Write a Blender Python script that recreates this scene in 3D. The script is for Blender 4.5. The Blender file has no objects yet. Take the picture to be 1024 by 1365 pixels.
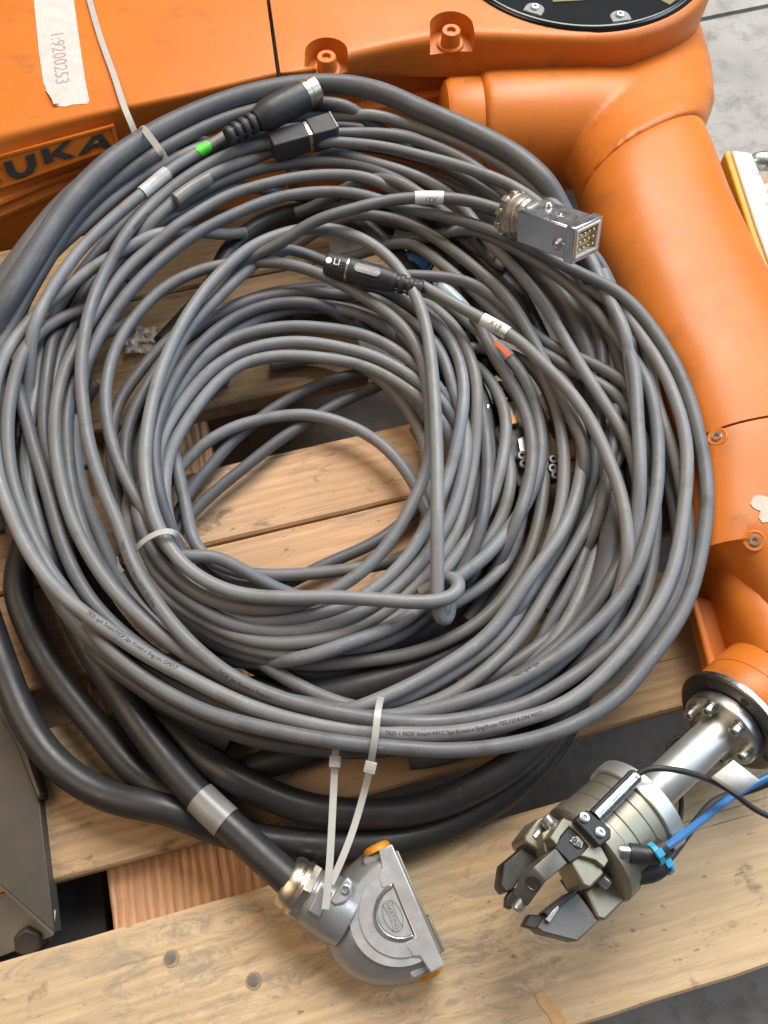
import bpy, bmesh, math, random
from mathutils import Vector, Matrix, Quaternion
random.seed(7)
PI = math.pi
R = math.radians
sc = bpy.context.scene
COL = sc.collection
V = Vector

# ------------------------------------------------------------------ camera, world, lamps, exposure
CAM_H, PITCH, F = 0.66, R(65.5), 1050.0
cd = bpy.data.cameras.new('camera')
cam = bpy.data.objects.new('camera', cd)
COL.objects.link(cam)
cam.location = (0, 0, CAM_H)
cam.rotation_euler = (PI/2 - PITCH, 0, 0)
cd.sensor_fit = 'HORIZONTAL'
cd.sensor_width = 36.0
cd.lens = 36.0*F/1024
cd.clip_start = 0.02
cd.clip_end = 60
sc.camera = cam

w = bpy.data.worlds.new('World')
sc.world = w
w.use_nodes = True
w.node_tree.nodes['Background'].inputs[0].default_value = (0.86, 0.92, 1.0, 1)
w.node_tree.nodes['Background'].inputs[1].default_value = 0.11

def area(name, loc, target, sx, sy, power, color):
    l = bpy.data.lights.new(name, 'AREA')
    l.shape = 'RECTANGLE'
    l.size, l.size_y, l.energy, l.color = sx, sy, power, color
    o = bpy.data.objects.new(name, l)
    COL.objects.link(o)
    o.location = loc
    o.rotation_euler = (V(target)-V(loc)).to_track_quat('-Z', 'Y').to_euler()
    return o
area('skylight_lamp', (0.65, 2.25, 2.4), (0.1, 0.45, 0), 2.0, 1.6, 132, (1.0, 0.97, 0.92))
area('doorway_lamp', (2.5, 0.9, 1.7), (0.1, 0.45, 0), 1.8, 1.5, 50, (0.60, 0.79, 1.0))
area('warm_fill_lamp', (-1.5, 0.1, 1.9), (-0.1, 0.4, 0), 1.5, 1.5, 21, (1.0, 0.72, 0.46))  # added warm fill in place of light bounced from the left
sc.view_settings.view_transform = 'Standard'
sc.view_settings.look = 'None'
sc.view_settings.exposure = 0.2
sc.view_settings.gamma = 1.0

# ------------------------------------------------------------------ helpers
def P(u, v, z):
    """point of the place seen at photo position u,v on the level z"""
    x, y = (u-512)/F, (682.5-v)/F
    d = V((x, math.cos(PITCH)+y*math.sin(PITCH), -math.sin(PITCH)+y*math.cos(PITCH)))
    t = (CAM_H-z)/(-d.z)
    return V((d.x*t, d.y*t, z))
def on_plane(u, v, p0, n):
    x, y = (u-512)/F, (682.5-v)/F
    d = V((x, math.cos(PITCH)+y*math.sin(PITCH), -math.sin(PITCH)+y*math.cos(PITCH)))
    c = V((0, 0, CAM_H))
    return c + d*((p0-c).dot(n)/d.dot(n))

from mathutils.bvhtree import BVHTree
def hit(objs, u, v):
    """where the line of sight through u,v meets finished shapes: point and surface normal"""
    x, y = (u-512)/F, (682.5-v)/F
    d = V((x, math.cos(PITCH)+y*math.sin(PITCH), -math.sin(PITCH)+y*math.cos(PITCH))).normalized()
    bpy.context.view_layer.update()
    dg = bpy.context.evaluated_depsgraph_get()
    best = None
    for o in objs:
        t = BVHTree.FromObject(o, dg); off = wloc(o)
        h_ = t.ray_cast(V((0, 0, CAM_H))-off, d)
        if h_[0] is not None and (best is None or h_[3] < best[2]): best = (h_[0]+off, h_[1] if h_[1].dot(d) < 0 else -h_[1], h_[3])
    return best
class Fr:
    """local frame in millimetres"""
    def __init__(s, o, X, Y=None, up=V((0, 0, 1))):
        s.o = V(o); s.X = V(X).normalized(); s.k = .001
        if Y is None:
            s.Y = V(up).cross(s.X).normalized()
        else:
            s.Y = (V(Y)-s.X*V(Y).dot(s.X)).normalized()
        s.Z = s.X.cross(s.Y).normalized()
    def p(s, x, y, z):
        return s.o + (s.X*x + s.Y*y + s.Z*z)*s.k
    def at(s, x, y, z):
        return Fr(s.p(x, y, z), s.X, s.Y)

def new(): return bmesh.new()

def prism(bm, fr, pts, z0, z1, top=None):
    """extruded polygon; top = scale or list of points of the upper outline"""
    a = [bm.verts.new(fr.p(x, y, z0)) for x, y in pts]
    tp = pts if top is None else top
    b = [bm.verts.new(fr.p(x, y, z1)) for x, y in tp]
    n = len(pts)
    fs = [bm.faces.new(a[::-1]), bm.faces.new(b)]
    for i in range(n):
        fs.append(bm.faces.new((a[i], a[(i+1) % n], b[(i+1) % n], b[i])))
    return fs
def box(bm, fr, x0, x1, y0, y1, z0, z1):
    return prism(bm, fr, [(x0, y0), (x1, y0), (x1, y1), (x0, y1)], z0, z1)
def pxprism(bm, pts, z1, z0, taper=0.0):
    """upright slab whose top outline lies on level z1 and whose foot lies on z0, straight sides"""
    top = [P(u, v, z1) for u, v in pts]
    c = sum(top, V((0, 0, 0)))/len(top)
    a = [bm.verts.new(p) for p in top]
    q = [bm.verts.new(V((p.x+(p.x-c.x)*taper, p.y+(p.y-c.y)*taper, z0))) for p in top]
    n = len(pts)
    bm.faces.new(a); bm.faces.new(q[::-1])
    for i in range(n): bm.faces.new((a[i], q[i], q[(i+1) % n], a[(i+1) % n]))
def frame_dir(d, ref=None):
    d = V(d).normalized()
    r = V((0, 0, 1)) if ref is None else V(ref)
    if abs(d.dot(r)) > .98: r = V((0, 1, 0))
    a = (r - d*r.dot(d)).normalized()
    return a, d.cross(a)
def lathe(bm, o, d, prof, n=28, ref=None, sc2=1.0):
    """prof: (along, radius) in mm from o along d"""
    d = V(d).normalized(); a, b = frame_dir(d, ref)
    rings = []
    for s, r in prof:
        c = V(o)+d*s*.001
        if r < 1e-6:
            rings.append([bm.verts.new(c)])
        else:
            rings.append([bm.verts.new(c+(a*math.cos(2*PI*i/n)*sc2+b*math.sin(2*PI*i/n))*r*.001) for i in range(n)])
    for p, q in zip(rings, rings[1:]):
        for i in range(n):
            j = (i+1) % n
            if len(p) == 1 and len(q) == 1: continue
            if len(p) == 1: bm.faces.new((p[0], q[i], q[j]))
            elif len(q) == 1: bm.faces.new((p[i], q[0], p[j]))
            else: bm.faces.new((p[i], q[i], q[j], p[j]))
    for ring in (rings[0], rings[-1]):
        if len(ring) > 2: bm.faces.new(ring)
def loft(bm, rings, caps=True):
    rr = [[bm.verts.new(p) for p in r] for r in rings]
    n = len(rr[0])
    for p, q in zip(rr, rr[1:]):
        for i in range(n):
            j = (i+1) % n
            bm.faces.new((p[i], q[i], q[j], p[j]))
    if caps:
        bm.faces.new(rr[0]); bm.faces.new(rr[-1])
def superring(c, X, Z, hw, hh, e=2.6, n=40):
    out = []
    for i in range(n):
        t = 2*PI*i/n
        ct, st = math.cos(t), math.sin(t)
        out.append(c + X*hw*math.copysign(abs(ct)**(2/e), ct) + Z*hh*math.copysign(abs(st)**(2/e), st))
    return out
def catmull(pts, step=0.004, closed=False):
    n = len(pts); out = []
    segs = n if closed else n-1
    for i in range(segs):
        if closed:
            p0, p1, p2, p3 = (pts[(i+k-1) % n] for k in range(4))
        else:
            p1, p2 = pts[i], pts[i+1]
            p0 = pts[i-1] if i > 0 else p1*2-p2
            p3 = pts[i+2] if i+2 < n else p2*2-p1
        L = (p2-p1).length
        m = max(2, int(L/step))
        for k in range(m):
            t = k/m
            out.append(0.5*((p1*2)+(p2-p0)*t+(p0*2-p1*5+p2*4-p3)*t*t+(p1*3-p0-p2*3+p3)*t**3))
    if not closed: out.append(pts[-1].copy())
    return out
def resample(pts, step):
    out = [pts[0].copy()]; acc = 0
    for a, b in zip(pts, pts[1:]):
        L = (b-a).length
        if L < 1e-9: continue
        pos = step-acc
        while pos <= L:
            out.append(a.lerp(b, pos/L)); pos += step
        acc = L-(pos-step)
    out.append(pts[-1].copy())
    return out
def smooth(pts, it=6):
    for _ in range(it):
        pts = [pts[0]] + [(pts[i-1]+pts[i]*2+pts[i+1])/4 for i in range(1, len(pts)-1)] + [pts[-1]]
    return pts
def curve_path(pts, it=10, step=.004):
    return smooth(resample(catmull(pts), step), it)
def tube(bm, pts, r, n=12, cap=True):
    m = len(pts)
    T = [(pts[min(i+1, m-1)]-pts[max(i-1, 0)]).normalized() for i in range(m)]
    a, b = frame_dir(T[0])
    rings = []
    uvl = bm.loops.layers.uv.verify(); cum = [0]
    for i in range(m-1): cum.append(cum[-1]+(pts[i+1]-pts[i]).length)
    for i in range(m):
        if i:
            a = (a-T[i]*a.dot(T[i])).normalized()
        b = T[i].cross(a)
        rad = r(i/(m-1)) if callable(r) else r
        rings.append([bm.verts.new(pts[i]+(a*math.cos(2*PI*k/n)+b*math.sin(2*PI*k/n))*rad) for k in range(n)])
    for i, (p, q) in enumerate(zip(rings, rings[1:])):
        for k in range(n):
            j = (k+1) % n
            f = bm.faces.new((p[k], p[j], q[j], q[k]))
            for lp, uvc in zip(f.loops, ((cum[i], k/n), (cum[i], (k+1)/n), (cum[i+1], (k+1)/n), (cum[i+1], k/n))): lp[uvl].uv = uvc
    if cap:
        bm.faces.new(rings[0][::-1]); bm.faces.new(rings[-1])
def ribbon(bm, pts, wd, th, ups=None):
    """flat strap: width across, thickness along the up vectors"""
    m = len(pts); rings = []
    for i in range(m):
        T = (pts[min(i+1, m-1)]-pts[max(i-1, 0)]).normalized()
        u = V((0, 0, 1)) if ups is None else (ups[i] if isinstance(ups, list) else ups)
        s = T.cross(u).normalized(); u2 = s.cross(T).normalized()
        rings.append([pts[i]+s*wd/2+u2*th/2, pts[i]-s*wd/2+u2*th/2, pts[i]-s*wd/2-u2*th/2, pts[i]+s*wd/2-u2*th/2])
    loft(bm, rings)

def wloc(o):
    p = V((0, 0, 0))
    while o is not None:
        p += V(o.location); o = o.parent
    return p
def obj(name, bm, mat, parent=None, bevel=0, ang=35, seg=2, flat=False, at=None):
    """links the shape (given in place coordinates) as ONE mesh object"""
    bmesh.ops.recalc_face_normals(bm, faces=bm.faces[:])
    off = wloc(parent) if parent is not None else (V(at) if at is not None else V((0, 0, 0)))
    if off.length > 0: bmesh.ops.translate(bm, verts=bm.verts[:], vec=-off)
    me = bpy.data.meshes.new(name)
    bm.to_mesh(me); bm.free()
    o = bpy.data.objects.new(name, me); COL.objects.link(o)
    if parent is not None: o.parent = parent
    elif at is not None: o.location = at
    if mat: me.materials.append(mat)
    if not flat:
        for p in me.polygons: p.use_smooth = True
        me.set_sharp_from_angle(angle=R(ang))
    if bevel:
        m = o.modifiers.new('bevel', 'BEVEL')
        m.width = bevel*.001; m.segments = seg; m.limit_method = 'ANGLE'; m.angle_limit = R(35)
        m.harden_normals = False
        if not flat:
            me.shade_smooth() if hasattr(me, 'shade_smooth') else None
            me.set_sharp_from_angle(angle=R(50))
    return o
def thing(name, label, cat, loc, group=None):
    o = bpy.data.objects.new(name, None); COL.objects.link(o)
    o.empty_display_size = .02
    o.location = loc
    o['label'] = label; o['category'] = cat
    if group: o['group'] = group
    return o
def tag(o, label, cat, group=None):
    o['label'] = label; o['category'] = cat
    if group: o['group'] = group
    return o
def struct(name, bm, mat, **k):
    o = obj(name, bm, mat, **k); o['kind'] = 'structure'
    return o
def cut(o, bms):
    """boolean cut with closed shapes, applied at once"""
    for bm in bms:
        bmesh.ops.recalc_face_normals(bm, faces=bm.faces[:])
        off = wloc(o)
        bmesh.ops.translate(bm, verts=bm.verts[:], vec=-off)
        me = bpy.data.meshes.new('cutter'); bm.to_mesh(me); bm.free()
        c = bpy.data.objects.new('cutter', me); COL.objects.link(c)
        c.location = off
        m = o.modifiers.new('cut', 'BOOLEAN'); m.operation = 'DIFFERENCE'; m.object = c; m.solver = 'EXACT'
        bpy.context.view_layer.update()
        dg = bpy.context.evaluated_depsgraph_get()
        nm = bpy.data.meshes.new_from_object(o.evaluated_get(dg))
        o.modifiers.remove(m)
        old = o.data; o.data = nm; nm.name = old.name
        bpy.data.objects.remove(c); bpy.data.meshes.remove(me)

_fontcache = {}
def text_shape(s, size, bold=0.0, fine=0):
    """flat lettering as (verts2d, faces), centred"""
    key = (s, size, bold, fine)
    if key in _fontcache: return _fontcache[key]
    c = bpy.data.curves.new('lettering', 'FONT'); c.body = s; c.size = size; c.offset = bold
    c.resolution_u = 2
    o = bpy.data.objects.new('lettering', c); COL.objects.link(o)
    bpy.context.view_layer.update()
    me = bpy.data.meshes.new_from_object(o.evaluated_get(bpy.context.evaluated_depsgraph_get()))
    vs = [(v.co.x, v.co.y) for v in me.vertices]; fs = [tuple(p.vertices) for p in me.polygons]
    bpy.data.objects.remove(o); bpy.data.curves.remove(c); bpy.data.meshes.remove(me)
    if vs:
        x0, x1 = min(v[0] for v in vs), max(v[0] for v in vs); y0, y1 = min(v[1] for v in vs), max(v[1] for v in vs)
        vs = [(x-(x0+x1)/2, y-(y0+y1)/2) for x, y in vs]
    if fine and vs:
        bm = bmesh.new(); q = [bm.verts.new((x, y, 0)) for x, y in vs]
        for f in fs:
            try: bm.faces.new([q[i] for i in f])
            except ValueError: pass
        bmesh.ops.triangulate(bm, faces=bm.faces[:])
        for _ in range(4):
            es = [e for e in bm.edges if e.calc_length() > fine]
            if not es: break
            bmesh.ops.subdivide_edges(bm, edges=es, cuts=1)
            bmesh.ops.triangulate(bm, faces=[f for f in bm.faces if len(f.verts) > 3])
        bm.verts.index_update()
        vs = [(v.co.x, v.co.y) for v in bm.verts]; fs = [tuple(v.index for v in f.verts) for f in bm.faces]
        bm.free()
    _fontcache[key] = (vs, fs)
    return vs, fs
def text_flat(bm, fr, s, size_mm, rot=0, dx=0, dy=0, z=0.25, bold=0):
    vs, fs = text_shape(s, size_mm, bold)
    c, q = math.cos(rot), math.sin(rot)
    bv = [bm.verts.new(fr.p(dx+x*c-y*q, dy+x*q+y*c, z)) for x, y in vs]
    for f in fs:
        try: bm.faces.new([bv[i] for i in f])
        except ValueError: pass
def text_on_path(bm, pts, s0, r, s, size, flip=False, side=0.0):
    """lettering printed round the outside of a cable"""
    vs, fs = text_shape(s, size, 0.0, .0014)
    cum = [0]
    for a, b in zip(pts, pts[1:]): cum.append(cum[-1]+(b-a).length)
    def at(d):
        d = max(0, min(cum[-1]-1e-6, d))
        i = 0
        lo, hi = 0, len(cum)-1
        while hi-lo > 1:
            mid = (lo+hi)//2
            if cum[mid] <= d: lo = mid
            else: hi = mid
        t = (d-cum[lo])/max(1e-9, cum[hi]-cum[lo])
        T = pts[min(hi+1, len(pts)-1)]-pts[max(lo-1, 0)]
        return pts[lo].lerp(pts[hi], t), T.normalized()
    half = max(v[0] for v in vs)
    bv = []
    for x, y in vs:
        if flip: x, y = -x, -y
        c, T = at(s0+x)
        N = V((0, 0, CAM_H))-c
        N = (N-T*N.dot(T)).normalized(); Y = N.cross(T)
        ph = y/r+side
        bv.append(bm.verts.new(c+(N*math.cos(ph)+Y*math.sin(ph))*(r+.00025)))
    for f in fs:
        try: bm.faces.new([bv[i] for i in f])
        except ValueError: pass

# ------------------------------------------------------------------ materials
def mat(name, col, rough=.5, metal=0, var=None, vscale=40, bump=0, bscale=200, rvar=0, spec=None, alpha=None, trans=0, rand=0, dust=.42, streak=None, dirt=None, dscale=30, dlo=.55, dhi=.7):
    m = bpy.data.materials.new(name); m.use_nodes = True
    nt = m.node_tree; N = nt.nodes; L = nt.links
    b = N['Principled BSDF']
    b.inputs['Roughness'].default_value = rough; b.inputs['Metallic'].default_value = metal
    if spec is not None: b.inputs['Specular IOR Level'].default_value = spec
    if trans: b.inputs['Transmission Weight'].default_value = trans
    tc = N.new('ShaderNodeTexCoord')
    out = None
    if var or dirt or rvar or bump:
        oi = N.new('ShaderNodeObjectInfo')
        ad = N.new('ShaderNodeVectorMath'); ad.operation = 'ADD'
        mu = N.new('ShaderNodeMath'); mu.operation = 'MULTIPLY'; mu.inputs[1].default_value = 17.0
        L.new(oi.outputs['Random'], mu.inputs[0])
        L.new(tc.outputs['Object'], ad.inputs[0]); L.new(mu.outputs[0], ad.inputs[1])
        vec = ad.outputs[0]
    def noise(s, det=4, ro=.6):
        n = N.new('ShaderNodeTexNoise'); n.inputs['Scale'].default_value = s
        n.inputs['Detail'].default_value = det; n.inputs['Roughness'].default_value = ro
        L.new(vec, n.inputs['Vector']); return n
    def mixc(fac, a, bc):
        x = N.new('ShaderNodeMix'); x.data_type = 'RGBA'
        if isinstance(fac, float): x.inputs[0].default_value = fac
        else: L.new(fac, x.inputs[0])
        for i, s in ((6, a), (7, bc)):
            if isinstance(s, tuple): x.inputs[i].default_value = (*s, 1)
            else: L.new(s, x.inputs[i])
        return x.outputs[2]
    def ramp(s, lo, hi):
        r = N.new('ShaderNodeMapRange'); r.inputs[1].default_value = lo; r.inputs[2].default_value = hi
        L.new(s, r.inputs[0]); return r.outputs[0]
    colour = tuple(col)
    if var:
        colour = mixc(ramp(noise(vscale).outputs[0], .32, .68), colour, tuple(var))
    if dirt:
        colour = mixc(ramp(noise(dscale, 7, .68).outputs[0], dlo, dhi), colour, tuple(dirt))
    if streak:
        uv = N.new('ShaderNodeUVMap'); mp = N.new('ShaderNodeMapping'); mp.inputs['Scale'].default_value = (14, 3.2, 1)
        ad2 = N.new('ShaderNodeVectorMath'); ad2.operation = 'ADD'; L.new(uv.outputs[0], mp.inputs[0]); L.new(mp.outputs[0], ad2.inputs[0]); L.new(mu.outputs[0], ad2.inputs[1])
        n_ = N.new('ShaderNodeTexNoise'); n_.inputs['Scale'].default_value = 2.2; n_.inputs['Detail'].default_value = 8; n_.inputs['Roughness'].default_value = .72; L.new(ad2.outputs[0], n_.inputs['Vector'])
        colour = mixc(ramp(n_.outputs[0], .56, .74), colour, tuple(streak))
        mp2 = N.new('ShaderNodeMapping'); mp2.inputs['Scale'].default_value = (60, 14, 1); L.new(uv.outputs[0], mp2.inputs[0])
        n2 = N.new('ShaderNodeTexNoise'); n2.inputs['Scale'].default_value = 2; n2.inputs['Detail'].default_value = 5; L.new(mp2.outputs[0], n2.inputs['Vector'])
        colour = mixc(ramp(n2.outputs[0], .66, .76), colour, tuple(min(.6, x*1.6) for x in streak))
        # each turn has its own amount of dust
        r_ = N.new('ShaderNodeMapRange'); r_.inputs[3].default_value = 0; r_.inputs[4].default_value = dust
        sq = N.new('ShaderNodeMath'); sq.operation = 'FRACT'; m3 = N.new('ShaderNodeMath'); m3.operation = 'MULTIPLY'; m3.inputs[1].default_value = 7.77
        L.new(oi.outputs['Random'], m3.inputs[0]); L.new(m3.outputs[0], sq.inputs[0]); L.new(sq.outputs[0], r_.inputs[0])
        colour = mixc(r_.outputs[0], colour, (.155, .138, .112))
    if rand:
        h = N.new('ShaderNodeHueSaturation')
        r = N.new('ShaderNodeMapRange'); r.inputs[3].default_value = 1-rand; r.inputs[4].default_value = 1+rand
        L.new(oi.outputs['Random'], r.inputs[0]); L.new(r.outputs[0], h.inputs['Value'])
        if isinstance(colour, tuple): h.inputs['Color'].default_value = (*colour, 1)
        else: L.new(colour, h.inputs['Color'])
        colour = h.outputs[0]
    if isinstance(colour, tuple): b.inputs['Base Color'].default_value = (*colour, 1)
    else: L.new(colour, b.inputs['Base Color'])
    if rvar:
        r = N.new('ShaderNodeMapRange'); r.inputs[1].default_value = .3; r.inputs[2].default_value = .7
        r.inputs[3].default_value = rough-rvar; r.inputs[4].default_value = rough+rvar
        L.new(noise(vscale*1.7, 5).outputs[0], r.inputs[0]); L.new(r.outputs[0], b.inputs['Roughness'])
    if bump:
        bp = N.new('ShaderNodeBump'); bp.inputs['Strength'].default_value = bump; bp.inputs['Distance'].default_value = .0006
        L.new(noise(bscale, 3).outputs[0], bp.inputs['Height']); L.new(bp.outputs[0], b.inputs['Normal'])
    return m

def wood(name, light, dark, grain=1.0, dirtc=(.10, .07, .045), dirt=.5, rough=.7, stripes=0, across=False):
    """sawn softwood, grain along the object's local x"""
    m = bpy.data.materials.new(name); m.use_nodes = True
    nt = m.node_tree; N = nt.nodes; L = nt.links; b = N['Principled BSDF']
    b.inputs['Roughness'].default_value = rough; b.inputs['Specular IOR Level'].default_value = .25
    tc = N.new('ShaderNodeTexCoord'); oi = N.new('ShaderNodeObjectInfo')
    mu = N.new('ShaderNodeMath'); mu.operation = 'MULTIPLY'; mu.inputs[1].default_value = 9.3
    L.new(oi.outputs['Random'], mu.inputs[0])
    ad = N.new('ShaderNodeVectorMath'); ad.operation = 'ADD'
    L.new(tc.outputs['Object'], ad.inputs[0]); L.new(mu.outputs[0], ad.inputs[1])
    def mapn(sx, sy, sz):
        mp = N.new('ShaderNodeMapping'); mp.inputs['Scale'].default_value = (sx, sy, sz)
        L.new(ad.outputs[0], mp.inputs[0]); return mp.outputs[0]
    def noise(vec, s, det=5, ro=.6, dis=0):
        n = N.new('ShaderNodeTexNoise'); n.inputs['Scale'].default_value = s; n.inputs['Detail'].default_value = det
        n.inputs['Roughness'].default_value = ro; n.inputs['Distortion'].default_value = dis
        L.new(vec, n.inputs['Vector']); return n.outputs[0]
    def ramp(s, lo, hi, a=0, c=1):
        r = N.new('ShaderNodeMapRange'); r.inputs[1].default_value = lo; r.inputs[2].default_value = hi
        r.inputs[3].default_value = a; r.inputs[4].default_value = c
        L.new(s, r.inputs[0]); return r.outputs[0]
    def mixc(fac, a, c):
        x = N.new('ShaderNodeMix'); x.data_type = 'RGBA'; L.new(fac, x.inputs[0])
        for i, s in ((6, a), (7, c)):
            if isinstance(s, tuple): x.inputs[i].default_value = (*s, 1)
            else: L.new(s, x.inputs[i])
        return x.outputs[2]
    # growth rings: waves across the board, bent by slow noise
    slow = noise(mapn(1.6, 7, 7), 1.6, 3)
    wv = N.new('ShaderNodeTexWave'); wv.bands_direction = 'Y'; wv.inputs['Scale'].default_value = 34*grain
    wv.inputs['Distortion'].default_value = 9 if stripes else 16; wv.inputs['Detail'].default_value = 5; wv.inputs['Detail Scale'].default_value = .7 if stripes else .45; wv.inputs['Detail Roughness'].default_value = .62
    L.new(mapn(.16, 1, 1), wv.inputs['Vector'])
    fine = noise(mapn(6, 130, 130), 2.0, 5, .7)
    c = mixc(ramp(wv.outputs['Fac'], .25, .95, 0, .75 if stripes else .5), light, dark)
    c = mixc(ramp(fine, .45, .75, 0, .55), c, tuple(x*.72 for x in dark))
    patch = noise(mapn(4, 9, 9), 1.5, 6, .65)
    c = mixc(ramp(patch, .40, .66, 0, .8), c, tuple((a*.55+d*.3) for a, d in zip(light, dark)))
    blot = noise(mapn(9, 16, 16), 2.1, 8, .74, .4)
    c = mixc(ramp(blot, .57, .68, 0, dirt), c, dirtc)
    speck = noise(mapn(70, 160, 160), 1.2, 3, .6)
    c = mixc(ramp(speck, .66, .72, 0, dirt*.9), c, dirtc)
    scr = noise(mapn(14, 40, 40), 1.7, 9, .8, 1.2)
    area_ = noise(mapn(5, 8, 8), 1.3, 2, .5)
    mul = N.new('ShaderNodeMath'); mul.operation = 'MULTIPLY'
    L.new(ramp(scr, .47, .58), mul.inputs[0]); L.new(ramp(area_, .44, .60, 0, dirt*.95), mul.inputs[1])
    c = mixc(mul.outputs[0], c, tuple(x*1.5+.05 for x in dirtc))
    ck = noise(mapn(2.2, 210, 210), 1.0, 3, .55, .15); cka = noise(mapn(6, 12, 12), 1.1, 2, .5)
    cm = N.new('ShaderNodeMath'); cm.operation = 'MULTIPLY'
    L.new(ramp(ck, .64, .69), cm.inputs[0]); L.new(ramp(cka, .48, .60, 0, .85), cm.inputs[1])
    crack = cm.outputs[0]
    c = mixc(crack, c, tuple(x*.6 for x in dirtc))
    L.new(c, b.inputs['Base Color'])
    hgt = N.new('ShaderNodeMath'); hgt.operation = 'ADD'
    L.new(fine, hgt.inputs[0]); L.new(ramp(wv.outputs['Fac'], 0, 1, 0, .5 if not stripes else 1.4), hgt.inputs[1])
    hs_ = N.new('ShaderNodeMath'); hs_.operation = 'SUBTRACT'; L.new(hgt.outputs[0], hs_.inputs[0]); L.new(crack, hs_.inputs[1]); hgt = hs_
    bp = N.new('ShaderNodeBump'); bp.inputs['Strength'].default_value = .6 if not stripes else .8; bp.inputs['Distance'].default_value = .0009
    L.new(hgt.outputs[0], bp.inputs['Height']); L.new(bp.outputs[0], b.inputs['Normal'])
    return m

M = {}
M['orange'] = mat('orange_paint', (.60, .172, .021), .44, 0, (.53, .148, .017), 9, .22, 420, .06, spec=.38, dirt=(.33, .11, .03), dscale=26, dlo=.55, dhi=.80)
M['black_gloss'] = mat('black_gloss', (.012, .013, .014), .16, 0, rvar=.06, vscale=30)
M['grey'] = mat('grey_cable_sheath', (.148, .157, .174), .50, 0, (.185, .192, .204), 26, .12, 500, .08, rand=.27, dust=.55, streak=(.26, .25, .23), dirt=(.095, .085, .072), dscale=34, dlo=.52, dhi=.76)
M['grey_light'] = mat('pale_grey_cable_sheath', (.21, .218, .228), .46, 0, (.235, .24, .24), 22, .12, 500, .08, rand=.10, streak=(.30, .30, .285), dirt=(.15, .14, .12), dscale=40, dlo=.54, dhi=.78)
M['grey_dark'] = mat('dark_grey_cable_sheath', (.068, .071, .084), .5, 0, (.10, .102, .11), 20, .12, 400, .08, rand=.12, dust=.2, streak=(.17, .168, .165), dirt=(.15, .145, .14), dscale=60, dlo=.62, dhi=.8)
M['black'] = mat('black_cable_sheath', (.015, .016, .019), .44, 0, (.025, .025, .028), 18, .14, 300, .1, dust=.05, streak=(.042, .039, .035), dirt=(.11, .10, .09), dscale=70, dlo=.62, dhi=.82)
M['plastic'] = mat('black_plastic', (.022, .022, .024), .48, 0, (.035, .035, .037), 60, .2, 900, .08, dirt=(.09, .088, .085), dscale=90, dlo=.63, dhi=.8)
M['zinc'] = mat('zinc_plated_steel', (.66, .67, .66), .34, 1, (.5, .52, .5), 60, .1, 400, .1)
M['steel'] = mat('turned_steel', (.55, .545, .53), .25, 1, rvar=.08, vscale=60)
M['dark_steel'] = mat('burnished_steel', (.15, .142, .135), .42, 1, (.21, .20, .19), 50, .1, 500, .08)
M['jaw'] = mat('blackened_jaw_steel', (.055, .052, .05), .46, .7, (.085, .08, .075), 45, .1, 500, .08, dirt=(.26, .245, .23), dscale=80, dlo=.66, dhi=.8)
M['jaw_pale'] = mat('grey_jaw_steel', (.145, .135, .125), .46, .6, (.18, .17, .155), 45, .1, 500, .08, dirt=(.11, .10, .095), dscale=60, dlo=.6, dhi=.8)
M['nickel'] = mat('nickel_plating', (.66, .58, .46), .34, 1, (.56, .49, .39), 60, 0, 1, .08)
M['chrome'] = mat('polished_metal', (.66, .67, .70), .28, 1, (.56, .57, .60), 50, 0, 1, .07, dirt=(.4, .39, .38), dscale=120, dlo=.66, dhi=.85)
M['diecast'] = mat('die_cast_grey', (.40, .40, .40), .36, .55, (.34, .34, .34), 40, .14, 1300, .07, dirt=(.2, .19, .18), dscale=60, dlo=.62, dhi=.8)
M['diecast_light'] = mat('worn_die_cast', (.60, .605, .61), .36, .5, (.50, .50, .51), 60, .12, 1200, .08, dirt=(.33, .32, .31), dscale=90, dlo=.62, dhi=.8)
M['gold_alu'] = mat('champagne_anodised_aluminium', (.35, .325, .255), .48, .75, (.29, .27, .21), 30, .08, 600, .07, dirt=(.26, .24, .2), dscale=50, dlo=.66, dhi=.85)
M['alu'] = mat('pale_anodised_aluminium', (.60, .60, .57), .44, .8, (.55, .55, .52), 40, 0, 1, .06)
M['white'] = mat('white_label', (.78, .79, .78), .45, 0, (.62, .63, .62), 60)
M['nylon'] = mat('natural_nylon', (.74, .73, .69), .32, 0, (.66, .65, .60), 50, spec=.5, trans=.4)
M['tape'] = mat('masking_tape', (.60, .475, .43), .6, 0, (.68, .56, .52), 90, .5, 160)
M['sleeve'] = mat('grey_clear_sleeve', (.20, .195, .18), .3, 0, (.26, .25, .23), 50)
M['sleeve_white'] = mat('white_grey_sleeve', (.50, .50, .47), .26, 0, (.58, .58, .55), 50)
M['green'] = mat('green_dot', (.09, .72, .05), .45, 0, (.11, .78, .07), 60)
M['red'] = mat('orange_red_strip', (.85, .16, .05), .4, 0, (.8, .13, .04), 60)
M['ink'] = mat('ink', (.025, .024, .024), .6, 0, (.05, .05, .05), 300)
M['ink_grey'] = mat('pencil_ink', (.30, .24, .25), .6, 0, (.42, .35, .35), 300)
M['engraving'] = mat('engraved_grey', (.17, .17, .18), .5, 0, (.25, .25, .26), 300)
M['print_white'] = mat('white_print', (.75, .76, .76), .5)
M['blue'] = mat('blue_hose', (.03, .135, .34), .40, 0, (.04, .165, .40), 50)
M['blue_cap'] = mat('blue_cap', (.045, .14, .42), .4, 0, (.06, .18, .5), 60)
M['blue_tie'] = mat('cyan_tie', (.04, .36, .62), .4)
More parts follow.
